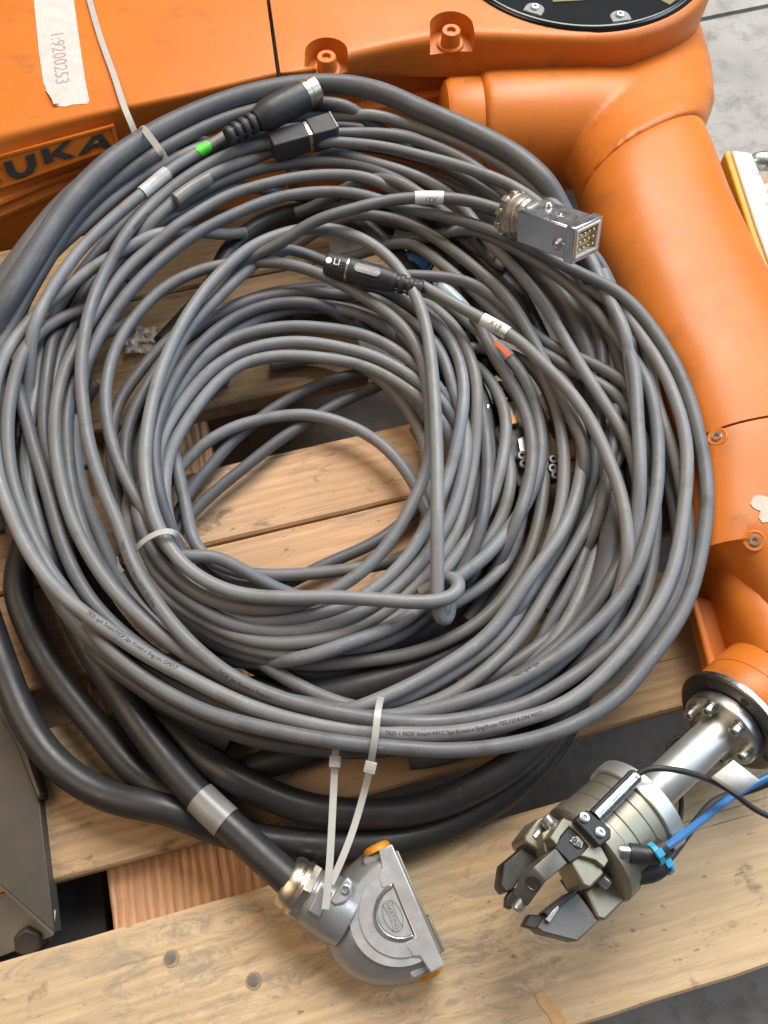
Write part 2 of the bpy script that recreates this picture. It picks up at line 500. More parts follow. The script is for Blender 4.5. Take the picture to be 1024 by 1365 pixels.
M['orange_cap'] = mat('amber_plastic', (.80, .30, .02), .4, 0, (.72, .25, .02), 60, .1, 500, dirt=(.5, .2, .05), dscale=80, dlo=.6, dhi=.8)
M['cream'] = mat('cream_plastic', (.72, .69, .58), .45, 0, (.67, .64, .54), 20, .1, 800)
M['yellow'] = mat('yellow_edge', (.74, .35, .015), .45, 0, (.68, .31, .015), 30)
M['gold'] = mat('brass', (.75, .55, .25), .3, 1)
M['bracket'] = mat('dull_grey_bracket', (.075, .068, .058), .5, .35, (.055, .049, .042), 16, .1, 200, .08, dirt=(.08, .065, .05), dscale=22, dlo=.5, dhi=.75)
M['concrete'] = mat('concrete', (.36, .34, .31), .8, 0, (.28, .265, .24), 7, .4, 120, .05, dirt=(.18, .17, .155), dscale=32, dlo=.47, dhi=.72)
M['joint'] = mat('joint_filler', (.14, .135, .125), .9, 0, (.18, .17, .16), 40)
M['film'] = mat('crumpled_film', (.60, .55, .48), .62, 0, trans=.45, spec=.2)
M['clear'] = mat('clear_plastic', (.75, .76, .77), .12, 0, trans=.6, bump=.5, bscale=120)
M['wood_a'] = wood('pale_pine', (.70, .515, .315), (.55, .375, .205), .8, (.19, .145, .10), .8)
M['wood_b'] = wood('weathered_pine', (.50, .335, .185), (.36, .215, .11), 1.0, (.10, .072, .045), .65)
M['wood_c'] = wood('knotty_pine', (.62, .395, .23), (.47, .265, .14), .9, (.15, .105, .07), .9)
M['wood_r'] = wood('rough_sawn_board', (.66, .39, .22), (.42, .21, .105), 1.25, (.22, .12, .07), .25, stripes=1)
M['wood_d'] = wood('shaded_brown_board', (.40, .26, .135), (.28, .165, .08), 1.0, (.09, .065, .045), .7)  # darker tone puts the coil's shade into the upper planks
M['nail'] = mat('nail_steel', (.30, .30, .31), .45, .9, (.2, .19, .19), 200, .6, 900)
M['cover_patch'] = mat('black_yellow_patch', (.14, .12, .04), .3, 0, (.22, .19, .06), 140)

# ------------------------------------------------------------------ the floor
GZ = -0.144
j0, j1 = P(930, 27, GZ), P(1024, 8, GZ)
jd = (j1-j0).normalized(); jn = V((-jd.y, jd.x, 0))
b = new(); fr = Fr(j0+V((0, 0, -.004)), jd, jn)
box(b, fr, -9000, 9000, 5, 9000, -20, 4)
struct('concrete_floor', b, M['concrete'], at=(0, 0, GZ))
b = new(); box(b, fr, -9000, 9000, -9000, -5, -20, 4)
struct('concrete_floor', b, M['concrete'], at=(0, 0, GZ))
b = new(); box(b, fr, -9000, 9000, -5, 5, -20, -1)
struct('floor_joint', b, M['joint'], at=(0, 0, GZ))

# ------------------------------------------------------------------ the pallet
YAW = R(14.7)
Tn, Nn = V((math.cos(YAW), math.sin(YAW), 0)), V((-math.sin(YAW), math.cos(YAW), 0))
pal = thing('wooden_pallet', 'worn pale pine shipping pallet under the cables and the robot', 'pallet', (0, 0, GZ))
def board(name, t0, t1, n0, n1, z0, z1, m, along='t', seed=0, wob=.0005):
    """a sawn board with slightly uneven edges; local x runs with the grain"""
    rnd = random.Random(seed)
    c = Tn*(t0+t1)/2+Nn*(n0+n1)/2
    b = new()
    if along == 't': L, W, rot = t1-t0, n1-n0, YAW
    else: L, W, rot = n1-n0, t1-t0, YAW+PI/2
    n = max(8, int(L/.03))
    rings = []
    for i in range(n+1):
        x = -L/2+L*i/n
        e1, e2 = rnd.uniform(-wob, wob), rnd.uniform(-wob, wob)
        h = (z1-z0)/2; q = .0022
        y0, y1 = -W/2+e1, W/2+e2
        rings.append([V((x, y0+q, h)), V((x, y0, h-q)), V((x, y0, -h)), V((x, y1, -h)), V((x, y1, h-q)), V((x, y1-q, h))])
    loft(b, rings)
    bmesh.ops.recalc_face_normals(b, faces=b.faces[:])
    me = bpy.data.meshes.new(name); b.to_mesh(me); b.free()
    me.materials.append(m)
    for p in me.polygons: p.use_smooth = True
    me.set_sharp_from_angle(angle=R(25))
    o = bpy.data.objects.new(name, me); COL.objects.link(o)
    o.parent = pal
    o.location = V((c.x, c.y, (z0+z1)/2))-V(pal.location)
    o.rotation_euler = (0, 0, rot)
    return o
h = CAM_H
pa = board('plank', -.62, .62, -.201*h, .019*h, -.022, 0, M['wood_a'], seed=1)
board('plank', -.62, .62, .085*h, .262*h, -.022, -.001, M['wood_b'], seed=2)
board('plank', -.62, .62, .315*h, .4515*h, -.022, 0, M['wood_c'], seed=3)
board('plank', -.62, .62, .4545*h, .570*h, -.022, .0008, M['wood_c'], seed=4)
board('plank', -.62, .10, .672*h, .90*h, -.022, 0, M['wood_d'], seed=5)
board('plank', -.62, .10, .905*h, 1.06*h, -.022, -.001, M['wood_d'], seed=6)
# cross boards, blocks and bottom boards under the deck
board('crossboard', -.321*h, -.105*h, -.201*h, 1.06*h, -.044, -.0225, M['wood_r'], 'n', 7)
board('crossboard', .62, .76, -.201*h, .45*h, -.044, -.0225, M['wood_r'], 'n', 8)
for tt in ((-.321*h, -.105*h), (.62, .76)):
    for nn in ((-.201*h, -.05*h), (.40*h, .60*h)):
        board('block', tt[0], tt[1], nn[0], nn[1], -.122, -.0445, M['wood_c'], 'n', 11)
for nn in ((-.201*h, -.03*h), (.42*h, .58*h), (.95*h, 1.06*h)):
    board('bottom_board', -.62, .76, nn[0], nn[1], -.144, -.1225, M['wood_b'], seed=13)
for u, v in ((228, 1277), (338, 1307)):
    b = new(); lathe(b, P(u, v, -.0015), (0, 0, 1), [(0, 4.6), (1.4, 4.6), (2.0, 4.0), (2.2, 0)], 18)
    nl = obj('nail', b, M['nail'], pal)
    b = new(); lathe(b, P(u+.6, v+.8, .0001), (0, 0, 1), [(0, 0), (0, 6.2), (.25, 5.9), (.25, 0)], 11); obj('bruise', b, mat('bruised_wood', (.30, .21, .12), .8, 0, (.42, .30, .17), 400, .5, 500), nl)
b = new(); pxprism(b, [(714, 1327), (722, 1322), (734, 1332), (748, 1350), (762, 1375), (742, 1375), (730, 1352), (718, 1338)], .0006, -.0008); obj('paint_smear', b, mat('orange_smear', (.66, .27, .05), .6, 0, (.66, .46, .24), 120), pal)
for u, v in ((285, 750), (330, 960), (885, 800)):
    b = new(); lathe(b, P(u, v, -.0015), (0, 0, 1), [(0, 3.6), (1.2, 3.6), (1.9, 3.0), (2.0, 0)], 14)
    obj('nail', b, M['nail'], pal)

def lerp_tab(tab, u):
    for (a, b), (c, d) in zip(tab, tab[1:]):
        if u <= c: return b+(d-b)*(u-a)/(c-a)
    return tab[-1][1]
def socket_screw(parent, o, d, r, hgt, m, mh, hexr=.5, name='screw'):
    b = new()
    lathe(b, o, d, [(0, r), (hgt*.8, r), (hgt, r*.86), (hgt, r*hexr), (hgt*.45, r*hexr), (hgt*.45, 0)], 24)
    s = obj(name, b, m, parent)
    return s

# ------------------------------------------------------------------ the robot arm
rob = thing('robot_arm', 'orange industrial robot arm lying folded on the pallet round the coiled cables', 'robot arm', P(600, 20, 0))
ZT = .085
edge = [(-120, 212), (0, 180), (65, 165), (130, 150), (200, 136), (256, 125), (320, 110), (372, 98)]
ledge = [(-120, 314), (0, 264), (65, 236), (130, 213), (200, 190), (256, 173), (320, 156), (372, 142)]
def bez(a, b, c, n=5):
    return [a*(1-t)**2+b*2*t*(1-t)+c*t*t for t in [i/n for i in range(n+1)]]
rings = []
us = [-120, -60, 0, 35, 65, 100, 130, 165, 200, 256, 320, 352, 369]
for i, u in enumerate(us):
    e, l = lerp_tab(edge, u), lerp_tab(ledge, u)
    ub = u if u < 300 else u-(u-300)*.2
    T = (P(u+20, lerp_tab(edge, u+20), ZT)-P(u-20, lerp_tab(edge, u-20), ZT)).normalized()
    out = V((T.y, -T.x, 0))
    C = P(u, e, ZT); D = P(u, l, .030)
    ring = [V((0, 0, 0))+P(ub-14, -320, -.12), P(ub-14, -320, ZT), P(ub, 0, ZT) if e > 40 else P(ub, e-60, ZT)]
    ring += bez(C-out*.007, C, C.lerp(D, .13), 5)
    ring += [C.lerp(D, .55), D, D+out*.003+V((0, 0, -.001)), D+out*.0045+V((0, 0, -.004)), D+out*.003+V((0, 0, -.008)), D+out*.0005+V((0, 0, -.010)),
             D+out*.003+V((0, 0, -.013)), D+out*.006+V((0, 0, -.016)), D+out*.005+V((0, 0, -.021)), D+out*.001+V((0, 0, -.024)), D+out*.004+V((0, 0, -.13))]
    rings.append(ring)
b = new(); loft(b, rings)
obj('link_arm', b, M['orange'], rob, ang=40)
# name plate
pp0 = P(75, 200, .0674); A1, A2, A3 = P(0, 181, ZT), P(130, 151, ZT), P(10, 260, .0315)
pn = (A2-A1).cross(A3-A1).normalized()
if pn.z < 0: pn = -pn
def face_poly(bm, pts, lo, hi):
    a = [bm.verts.new(on_plane(u, v, A1, pn)+pn*lo) for u, v in pts]
    c = [bm.verts.new(on_plane(u, v, A1, pn)+pn*hi) for u, v in pts]
    n = len(pts)
    bm.faces.new(a); bm.faces.new(c[::-1])
    for i in range(n): bm.faces.new((a[i], a[(i+1) % n], c[(i+1) % n], c[i]))
b = new()
face_poly(b, [(-110, 236), (152, 166), (159, 194), (-110, 290)], -.012, .0022)
plate = obj('name_plate', b, M['orange'], rob)
cb = new(); face_poly(cb, [(-108, 239), (149, 170), (155.5, 192), (-108, 286)], .0010, .006)
cut(plate, [cb])
def glyph(pts):
    b = new(); face_poly(b, pts, -.004, .0024)
    cpx = V((sum(p[0] for p in pts)/len(pts), sum(p[1] for p in pts)/len(pts)))
    obj('letter', b, M['ink'], plate)
glyph([(-52, 236), (-40, 233), (-37, 244), (-14, 226), (1, 222), (-24, 241), (2, 239), (-14, 252), (-34, 250), (-31, 259), (-43, 262)])
glyph([(4, 216), (15, 213), (21, 227), (26, 230), (33, 228), (37, 222), (34, 207), (45, 203), (49, 218), (44, 229), (34, 235), (22, 238), (13, 234), (9, 229)])
glyph([(54, 199), (64, 196), (67, 205), (84, 189), (95, 186), (80, 201), (100, 207), (86, 211), (71, 206.5), (69, 208), (71, 214), (60, 218)])
glyph([(104, 206), (123, 181), (135, 177), (149, 195), (138, 198), (134.5, 193.5), (121, 197), (118, 202)])
b = new(); face_poly(b, [(124, 191), (128.5, 184.8), (132, 189)], .0015, .0028)
obj('letter_counter', b, M['orange'], plate)

# joint cover right of the seam
st = [(374, 97, 375, 101, .080), (395, 95.5, 396, 102.5, .0765), (415, 93, 417, 103, .071), (440, 84, 443, 103, .063), (470, 72.5, 472, 102.5, .055), (520, 61, 520, 102, .046),
      (575, 50, 573, 102, .038), (610, 45, 606, 103, .033)]
rings = []
for i, (u, v, ub, vb, zb) in enumerate(st):
    C = P(u, v, ZT); D = P(ub, vb, zb)
    back = P(u-16 if u < 380 else u, -200, ZT)
    mid = P(u-14 if u < 380 else u, 0, ZT)
    tdir = (mid-C).normalized()
    fall = min(.012, (C-D).length*.45)
    ring = [V((back.x, back.y, -.02)), back, mid]+bez(C+tdir*min(.012, fall*1.3), C, C.lerp(D, fall/max(1e-6, (C-D).length)), 5)
    ring += [C.lerp(D, .75), D, D+V((0, .004, -.004)), V((D.x, D.y+.02, -.02))]
    rings.append(ring)
BC = V((.231, 1.004, 0))
C = P(606, 45.5, ZT); dv = V((C.x-BC.x, C.y-BC.y, 0)); th = math.atan2(dv.y, dv.x); al = math.acos(.1662/dv.length)
for k_ in (0.0, .10):
    a_ = th+al+k_
    rad = .1664-k_*.08
    q = V((BC.x+rad*math.cos(a_), BC.y+rad*math.sin(a_), 0))
    inw = V((0, 1, 0))
    C = V((q.x, q.y, ZT)); D = V((q.x, q.y, .014))
    rings.append([V((C.x, .95, -.02)), V((C.x, .98, ZT)), C+inw*.02]+bez(C+inw*.010, C, C.lerp(D, .14), 5)+[C.lerp(D, .75), D, D+V((0, .004, -.004)), V((D.x, D.y+.02, -.02))])
b = new(); loft(b, rings)
jc = obj('joint_cover', b, M['orange'], rob, ang=40)
cuts = []
BZ = []
for (u, v, r) in ((435, 70, .0225), (602, 35, .0235)):
    c = P(u, v, ZT)
    cb = new()
    pts = [(r*math.cos(PI*k/14), r*math.sin(PI*k/14)+.002) for k in range(15)]+[(-r*1.05, -r*.95), (r*1.05, -r*.95)]
    fr = Fr(c, (1, .06, 0))
    prism(cb, fr, [(x*1000, y*1000) for x, y in pts], -20, 30, [(x*1080, y*1080) for x, y in pts])
    cuts.append(cb); BZ.append(c)
cut(jc, cuts)
m_ = jc.modifiers.new('bevel', 'BEVEL'); m_.width = .0022; m_.segments = 2; m_.limit_method = 'ANGLE'; m_.angle_limit = R(50)
for p in jc.data.polygons: p.use_smooth = True
jc.data.set_sharp_from_angle(angle=R(42))
for c in BZ:
    o = c+V((0, -.001, -.0205))
    b = new(); lathe(b, o, (0, -.03, 1), [(0, 15.5), (2.5, 15.5), (3.2, 14.5), (3.2, 6)], 28)
    obj('washer', b, M['orange'], rob)
    b = new(); lathe(b, o+V((0, 0, .002)), (0, -.03, 1), [(0, 11), (14, 10.6), (15.5, 9.8), (15.5, 5.2), (12, 5.0), (12, 0)], 24)
    obj('bolt', b, M['orange'], rob)
# lower web under the cover
b = new()
pxprism(b, [(380, 106), (640, 108), (628, 114), (572, 128), (505, 142), (430, 150), (380, 150)], .012, -.12)
obj('web', b, M['orange'], rob, bevel=3)

# barrel end with its black cover
b = new()
lathe(b, BC+V((0, 0, .013)), (0, 0, 1), [(0, 150), (0, 163), (3, 166), (58, 167.5), (65, 166.5), (69, 164), (71.5, 160.5), (72, 157.5), (69, 156.5), (69, 0)], 96)
obj('barrel', b, M['orange'], rob, ang=50)
b = new()
lathe(b, BC+V((0, 0, .082)), (0, 0, 1), [(0, 155.5), (3.5, 155.5), (6, 154), (7.2, 151.5), (7.4, 149), (6.2, 147), (6.2, 0)], 96)
disc = obj('cover_disc', b, M['black_gloss'], rob, ang=50)
dz = .0882
for u, v in ((713, 12), (826, 22), (908, -12), (655, -18)):
    c = P(u, v, dz)
    dirc = V((c.x-BC.x, c.y-BC.y, 0)).normalized()
    b = new(); fr = Fr(c, dirc)
    prism(b, fr, [(9, -11), (9, 11)]+[(-9*math.sin(PI*k/10)-0, 11*math.cos(PI*k/10)) for k in range(11)], -1, 1.6)
    obj('lug', b, M['clear'], disc, bevel=1)
    socket_screw(disc, c+V((0, 0, .0016)), (0, 0, 1), 4.6, 2.4, M['zinc'], None)
b = new(); fr = Fr(V((0, 0, dz)), (1, 0, 0))
pxprism(b, [(737, 2), (735, -30), (815, -30), (806, -4), (775, 0)], dz+.0004, dz-.001)  # yellowish reflection on the glossy cover, painted as a thin patch
obj('cover_patch', b, M['cover_patch'], disc)
b = new(); pxprism(b, [(878, -2), (884, -25), (908, -25), (902, -1), (893, 6)], dz+.0004, dz-.001)
obj('cover_patch', b, M['cover_patch'], disc)

# elbow housing: cast shapes melted together
b = new()
c0, c1 = P(640, 178, -.012), P(860, 168, -.012)
ax = (c1-c0).normalized()
lathe(b, c0, ax, [(-3, 0), (-3, 60), (2, 66), (30, 67), (120, 68), (170, 64), (176, 40), (176, 0)], 48)
obj_rings = []
for (ul, vl, ur, vr, zc, hh, k) in ((740, 150, 925, 50, -.035, .070, 1), (752, 195, 942, 112, -.014, .066, 1), (766, 232, 946, 155, -.002, .063, 1), (775, 258, 934, 184, .006, .0625, 1), (776, 263, 931, 189, .0075, .0615, 1)):
    Lp, Rp = P(ul, vl, zc), P(ur, vr, zc)
    X = (Rp-Lp).normalized()
    obj_rings.append(superring((Lp+Rp)/2, X, V((0, 0, 1)), (Rp-Lp).length/2, hh, 2.5, 48))
loft(b, obj_rings)
eh = obj('elbow_housing', b, M['orange'], rob, ang=180)
m_ = eh.modifiers.new('melt', 'REMESH'); m_.mode = 'VOXEL'; m_.voxel_size = .0032; m_.use_smooth_shade = True
m_ = eh.modifiers.new('soften', 'SMOOTH'); m_.factor = .5; m_.iterations = 14
b = new()
lathe(b, c0+ax*-.003, ax, [(-44, 0), (-44, 50), (-40, 58), (-34, 61), (0, 61.5), (2, 58)], 48)
obj('elbow_cap', b, M['orange'], rob, ang=30)

# forearm
secs = [(776, 262, 932, 190, .008, .0585, 2.3), (776, 269, 934, 196, .010, .0605, 2.4), (783, 310, 944, 222, .012, .0605, 2.5), (803, 372, 972, 300, .016, .060, 2.6), (846, 476, 1030, 425, .024, .059, 2.7), (874, 530, 1062, 490, .027, .058, 2.8)]
rings = []
def frings(secs):
    out = []
    for (ul, vl, ur, vr, zc, hh, e) in secs:
        Lp, Rp = P(ul, vl, zc), P(ur, vr, zc)
        X = (Rp-Lp).normalized()
        out.append(superring((Lp+Rp)/2, X, V((0, 0, 1)), (Rp-Lp).length/2, hh, e, 56))
    return out
def densify(secs, k=4):
    out = []
    for i in range(len(secs)-1):
        p0 = secs[max(0, i-1)]; p1 = secs[i]; p2 = secs[i+1]; p3 = secs[min(len(secs)-1, i+2)]
        for j in range(k):
            t = j/k
            out.append(tuple(.5*(2*b_+(c_-a_)*t+(2*a_-5*b_+4*c_-d_)*t*t+(3*b_-a_-3*c_+d_)*t**3) for a_, b_, c_, d_ in zip(p0, p1, p2, p3)))
    out.append(secs[-1])
    return out
b = new(); loft(b, frings(densify(secs)+[(900, 612, 1091, 580, .0312, .0570, 2.8)]))
fa = obj('forearm', b, M['orange'], rob, ang=40)
secs2 = [(900.5, 615, 1091.5, 583, .0314, .0570, 2.8), (902, 628, 1095, 598, .032, .0568, 2.8), (905, 660, 1105, 640, .034, .055, 2.8), (908, 730, 1112, 720, .036, .053, 2.8)]
tail = [(909, 750, 1113, 740, .036, .052, 2.8), (926, 752, 1114, 745, .036, .052, 2.8), (948, 760, 1115, 752, .037, .052, 2.8), (968, 780, 1116, 770, .038, .051, 2.8), (986, 806, 1117, 795, .038, .05, 2.8), (1000, 834, 1118, 825, .038, .05, 2.8), (1010, 861, 1118, 855, .038, .05, 2.8), (1017, 891, 1118, 890, .038, .05, 2.8)]
b = new(); loft(b, frings(densify(secs2)+tail))
wc = obj('wrist_cover', b, M['orange'], rob, ang=40)
for u, v in ((956, 582), (1006, 721)):
    c, nrm, _d = hit([wc, fa], u, v)
    b = new(); lathe(b, c-nrm*.004, nrm, [(0, 8), (4.0, 8.6), (4.5, 7.6), (4.3, 6.4), (4.05, 5.8), (4.05, 0)], 28)
    sk = obj('screw_seat', b, M['orange'], rob)
    socket_screw(sk, c-nrm*.003, nrm, 4.4, 4.6, M['zinc'], None)
# chipped paint and the panel line on the wrist cover
b = new()
chip = [(1000, 672), (1004, 663), (1012, 660), (1026, 664), (1026, 696), (1016, 697), (1011, 690), (1014, 682), (1005, 678)]
hp = [hit([wc], u, v) for u, v in chip]
a = [b.verts.new(q[0]+q[1]*.0007) for q in hp]; c_ = [b.verts.new(q[0]-q[1]*.002) for q in hp]
b.faces.new(a); b.faces.new(c_[::-1])
for i in range(len(a)): b.faces.new((a[i], c_[i], c_[(i+1) % len(a)], a[(i+1) % len(a)]))
obj('chipped_patch', b, mat('chipped_filler', (.62, .55, .44), .7, 0, (.52, .45, .36), 60, .3, 400), rob)

# wrist: core, rib and flange
b = new()
loft(b, frings([(925, 748, 1090, 740, .020, .040, 3), (950, 800, 1090, 790, .026, .040, 3), (972, 850, 1080, 850, .036, .040, 2.6), (985, 880, 1075, 890, .040, .04, 2.4)]))
obj('wrist_core', b, M['orange'], rob, ang=40)
b = new()
pxprism(b, [(922, 792), (944, 797), (990, 822), (985, 850), (968, 880), (957, 905), (949, 893)], .024, .004)
rib = obj('rib', b, M['orange'], rob, bevel=2)
b = new()
pxprism(b, [(921, 793), (932, 800), (959, 890), (955, 905), (947, 896)], .034, .018)
obj('rib_edge', b, M['orange'], rob, bevel=2)
FO = P(970, 964, .048)                        # centre of the flange
TIP = P(771, 1152, .0800)
GX = (TIP-FO).normalized()
b = new()
lathe(b, FO-GX*.004, -GX, [(0, 38), (2, 39.5), (22, 39.5), (22.5, 38.9), (23.5, 38.9), (24, 39.5), (60, 39.5), (66, 36), (66, 0)], 64)
obj('wrist_drum', b, M['orange'], rob, ang=40)
b = new()
lathe(b, FO-GX*.006, GX, [(0, 41), (4.5, 41.5), (5.5, 40.8), (6, 39), (6, 0)], 72)
fl = obj('flange', b, M['dark_steel'], rob, ang=40)
b = new()
lathe(b, FO-GX*.0062, GX, [(0, 41.3), (0, 42), (4.2, 42), (4.2, 41.3)], 72)
obj('flange_rim', b, M['steel'], fl, ang=40)
gfr = Fr(FO, GX)
for k in range(8):
    a = 2*PI*k/8+.2
    b = new(); lathe(b, gfr.p(-.1, 34.5*math.cos(a), 34.5*math.sin(a)), GX, [(0, 3.3), (.35, 3.3), (.4, 2.6), (.15, 2.3), (.15, 0)], 16)
    obj('bolt_hole', b, M['ink'], fl)

# ------------------------------------------------------------------ masking tape on the arm
b = new()
tp = [(44, -12), (97, -12), (101, 20), (108, 70), (114, 110), (119, 134), (116, 138), (98, 139), (86, 142), (75, 141), (71, 134), (65, 124), (58, 111), (52, 70), (48, 30)]
pxprism(b, tp, ZT+.0006, ZT-.001)
tape = tag(obj('tape_strip', b, M['tape'], at=P(80, 70, ZT)), 'strip of pink masking tape with handwritten numbers stuck on the orange arm', 'tape')
b = new()
fr = Fr(P(80, 78, ZT+.0006), P(90, 128, ZT)-P(78, 24, ZT))
text_flat(b, fr, '1:9200253', 21, dx=-1, dy=0, z=.2)
obj('handwriting', b, M['ink_grey'], tape)
b = new()
cr = [P(64, 118, ZT+.001), P(73, 131, ZT+.004), P(75, 138, ZT+.003)]
ribbon(b, curve_path(cr, 2, .002), .006, .0004)
obj('curled_corner', b, M['tape'], tape)

# ------------------------------------------------------------------ gripper on the flange
gr = thing('gripper', 'three jaw pneumatic gripper of champagne coloured metal at the end of the robot arm', 'gripper', FO)
b = new()
lathe(b, FO+GX*.0005, GX, [(0, 27), (0, 29), (1, 30), (9, 30), (10, 29), (10, 15)], 56)
mp = obj('mounting_plate', b, M['zinc'], gr, ang=40)
for k in range(6):
    a = 2*PI*k/6+.35
    b = new()
    o = gfr.p(10.5, 22.5*math.cos(a), 22.5*math.sin(a))
    lathe(b, o, GX, [(0, 5.2), (1.2, 5.2), (1.2, 4.2), (6.6, 4.2), (7.2, 3.6), (7.2, 2.1), (4, 2.0), (4, 0)], 18)
    obj('bolt', b, M['zinc'], mp)
def gxy(u, v, zl):
    """gripper coordinates (along, across) of the point seen at u,v on the level zl above the gripper axis"""
    q = on_plane(u, v, FO+gfr.Z*zl*.001, gfr.Z)-FO
    return (q.dot(gfr.X)*1000, q.dot(gfr.Y)*1000)
xr, xb = gxy(845, 1078, 0)[0], gxy(764, 1122, 0)[0]
b = new()
lathe(b, FO+GX*.010, GX, [(0, 14.2), (xr-12, 14.2), (xr-10, 13)], 40)
obj('shaft', b, M['alu'], gr, ang=40)
b = new()
lathe(b, FO+GX*(xr-7)*.001, GX, [(0, 14), (0, 35.5), (.8, 36.5), (12.2, 36.5), (13, 35.8), (13, 30)], 64)
obj('rear_collar', b, M['alu'], gr, ang=40)
b = new()
bl = xb-13-(xr+6)
lathe(b, FO+GX*(xr+6)*.001, GX, [(0, 30), (0, 34), (bl*.28, 34), (bl*.30, 33.4), (bl*.32, 34), (bl*.68, 34.2), (bl*.70, 33.6), (bl*.72, 34.2), (bl, 34.4), (bl, 20)], 72)
obj('body', b, M['gold_alu'], gr, ang=30)
# front housing, jaw guides and jaws
def gslab(pts, z1, z0):
    b = new(); prism(b, gfr, [gxy(u, v, z1) for u, v in pts], z0, z1); return b
b = new()
lathe(b, FO+GX*(xb-14)*.001, GX, [(0, 33), (0, 35), (1, 36), (11, 36), (12, 35), (14, 30), (14, 0)], 64)
fh = obj('front_housing', b, M['gold_alu'], gr, ang=40)
g_c = [(733, 1116), (751, 1090), (768, 1097), (788, 1112), (803, 1131), (812, 1147), (806, 1157), (794, 1147), (774, 1141), (786, 1128), (769, 1109), (759, 1102), (748, 1115), (743, 1128)]
obj('guide_plate', gslab(g_c, 37, 22), M['gold_alu'], fh, bevel=.8)
obj('guide_block', gslab([(761, 1148), (773, 1139), (793, 1143), (806, 1164), (787, 1184), (778, 1180)], 33, 4), M['gold_alu'], fh, bevel=1.2)
obj('guide_block', gslab([(781, 1187), (806, 1174), (816, 1164), (829, 1188), (837, 1197), (807, 1227), (797, 1224)], 6, -26), M['gold_alu'], fh, bevel=1.5)
obj('guide_block', gslab([(717, 1091), (732, 1085), (750, 1096), (734, 1120), (726, 1139), (702, 1124), (699, 1115)], 10, -22), M['gold_alu'], fh, bevel=1.5)
obj('guide_block', gslab([(722, 1110), (736, 1103), (745, 1122), (735, 1136), (728, 1138)], 22, 0), M['gold_alu'], fh, bevel=1.2)
obj('guide_foot', gslab([(834, 1186), (843, 1176), (852, 1188), (838, 1202)], 2, -14), M['plastic'], fh, bevel=1)
sl = obj('slide', gslab([(740, 1129), (750, 1113), (759, 1103), (769, 1110), (785, 1128), (775, 1141), (760, 1150)], 35.5, 10), M['plastic'], gr, bevel=.6)
b = gslab([(759, 1121), (770, 1113), (779, 1122), (776, 1131), (768, 1129)], 36.6, 30); pc_ = obj('pin_carrier', b, M['zinc'], sl, bevel=.5)
for (u, v) in ((766, 1120), (771, 1126)):
    x, y = gxy(u, v, 36.6)
    b = new(); lathe(b, gfr.p(x, y, 36.5), gfr.Z, [(0, 1.9), (.5, 1.9), (.6, 1.4), (.2, 1.0), (.2, 0)], 14)
    obj('pin', b, M['dark_steel'], pc_)
def gscrew(u, v, zl, u2, v2, r, parent=None):
    x, y = gxy(u, v, zl); x2, y2 = gxy(u2, v2, zl)
    o = gfr.p(x, y, zl); d_ = gfr.p(x2, y2, zl)-o
    b = new(); Ls = d_.length*1000
    lathe(b, o, d_, [(0, r), (Ls*.8, r), (Ls, r*.8), (Ls, r*.5), (Ls*.5, r*.45), (Ls*.5, 0)], 18)
    obj('cap_screw', b, M['zinc'], parent or gr, ang=40)
gscrew(802, 1170, 14, 812, 1180, 4.6)
gscrew(726, 1090, 16, 737, 1104, 4.4)
gscrew(712, 1118, 8, 722, 1106, 3.6)
gscrew(790, 1162, 20, 781, 1172, 3.0)
# jaws
def jawmesh(top, z1, z0, slope=None):
    b = new(); prism(b, gfr, [gxy(u, v, z1) for u, v in top], z0, z1); return b
b = new()
tq = [gxy(u, v, 35) for u, v in ((741, 1130), (757, 1151), (728, 1175), (711, 1156))]
eq = [gxy(u, v, 19) for u, v in ((704, 1208), (690, 1190))]
zz_ = [35, 35, 35, 35]
top_ = [b.verts.new(gfr.p(*tq[i], 35)) for i in range(4)]+[b.verts.new(gfr.p(*eq[0], 19)), b.verts.new(gfr.p(*eq[1], 19))]
low_ = [b.verts.new(gfr.p(*tq[i], 10)) for i in range(4)]+[b.verts.new(gfr.p(*eq[0], 9)), b.verts.new(gfr.p(*eq[1], 9))]
b.faces.new(top_[:4]); b.faces.new((top_[3], top_[2], top_[4], top_[5])); b.faces.new(low_[:4][::-1]); b.faces.new((low_[2], low_[3], low_[5], low_[4]))
for i, j in ((0, 1), (1, 2), (2, 4), (4, 5), (5, 3), (3, 0)): b.faces.new((top_[i], top_[j], low_[j], low_[i]))
jaw = obj('jaw', b, M['jaw_pale'], gr, bevel=.8)
jaw['label'] = 'grey block jaw with a round hole in its slope'
sA, sB, sC = top_pts = (gfr.p(*tq[3], 35), gfr.p(*tq[2], 35), gfr.p(*eq[0], 19))
sn = (sB-sA).cross(sC-sA).normalized()
if sn.dot(gfr.Z) < 0: sn = -sn
hc = on_plane(711, 1177, sA, sn)
b = new(); lathe(b, hc+sn*.0001, sn, [(0, 4.9), (.35, 4.9), (.45, 4.3), (.12, 4.0), (.12, 0)], 24)
obj('jaw_hole', b, M['dark_steel'], jaw)
gscrew(697, 1198, 13, 688, 1213, 4.0, jaw)
j2 = obj('jaw', gslab([(702, 1126), (723, 1139), (713, 1153), (692, 1174), (684, 1186), (675, 1190), (668, 1180), (672, 1151)], 2, -16), M['jaw'], gr, bevel=.9)
obj('jaw_tip', gslab([(684, 1183), (696, 1186), (692, 1200), (682, 1212), (675, 1208), (676, 1196)], 0, -8), M['jaw'], j2, bevel=.7)
j3 = obj('jaw', gslab([(728, 1220), (770, 1189), (799, 1228), (770, 1255), (724, 1243), (716, 1236)], 3, -15), M['jaw_pale'], gr, bevel=.9)
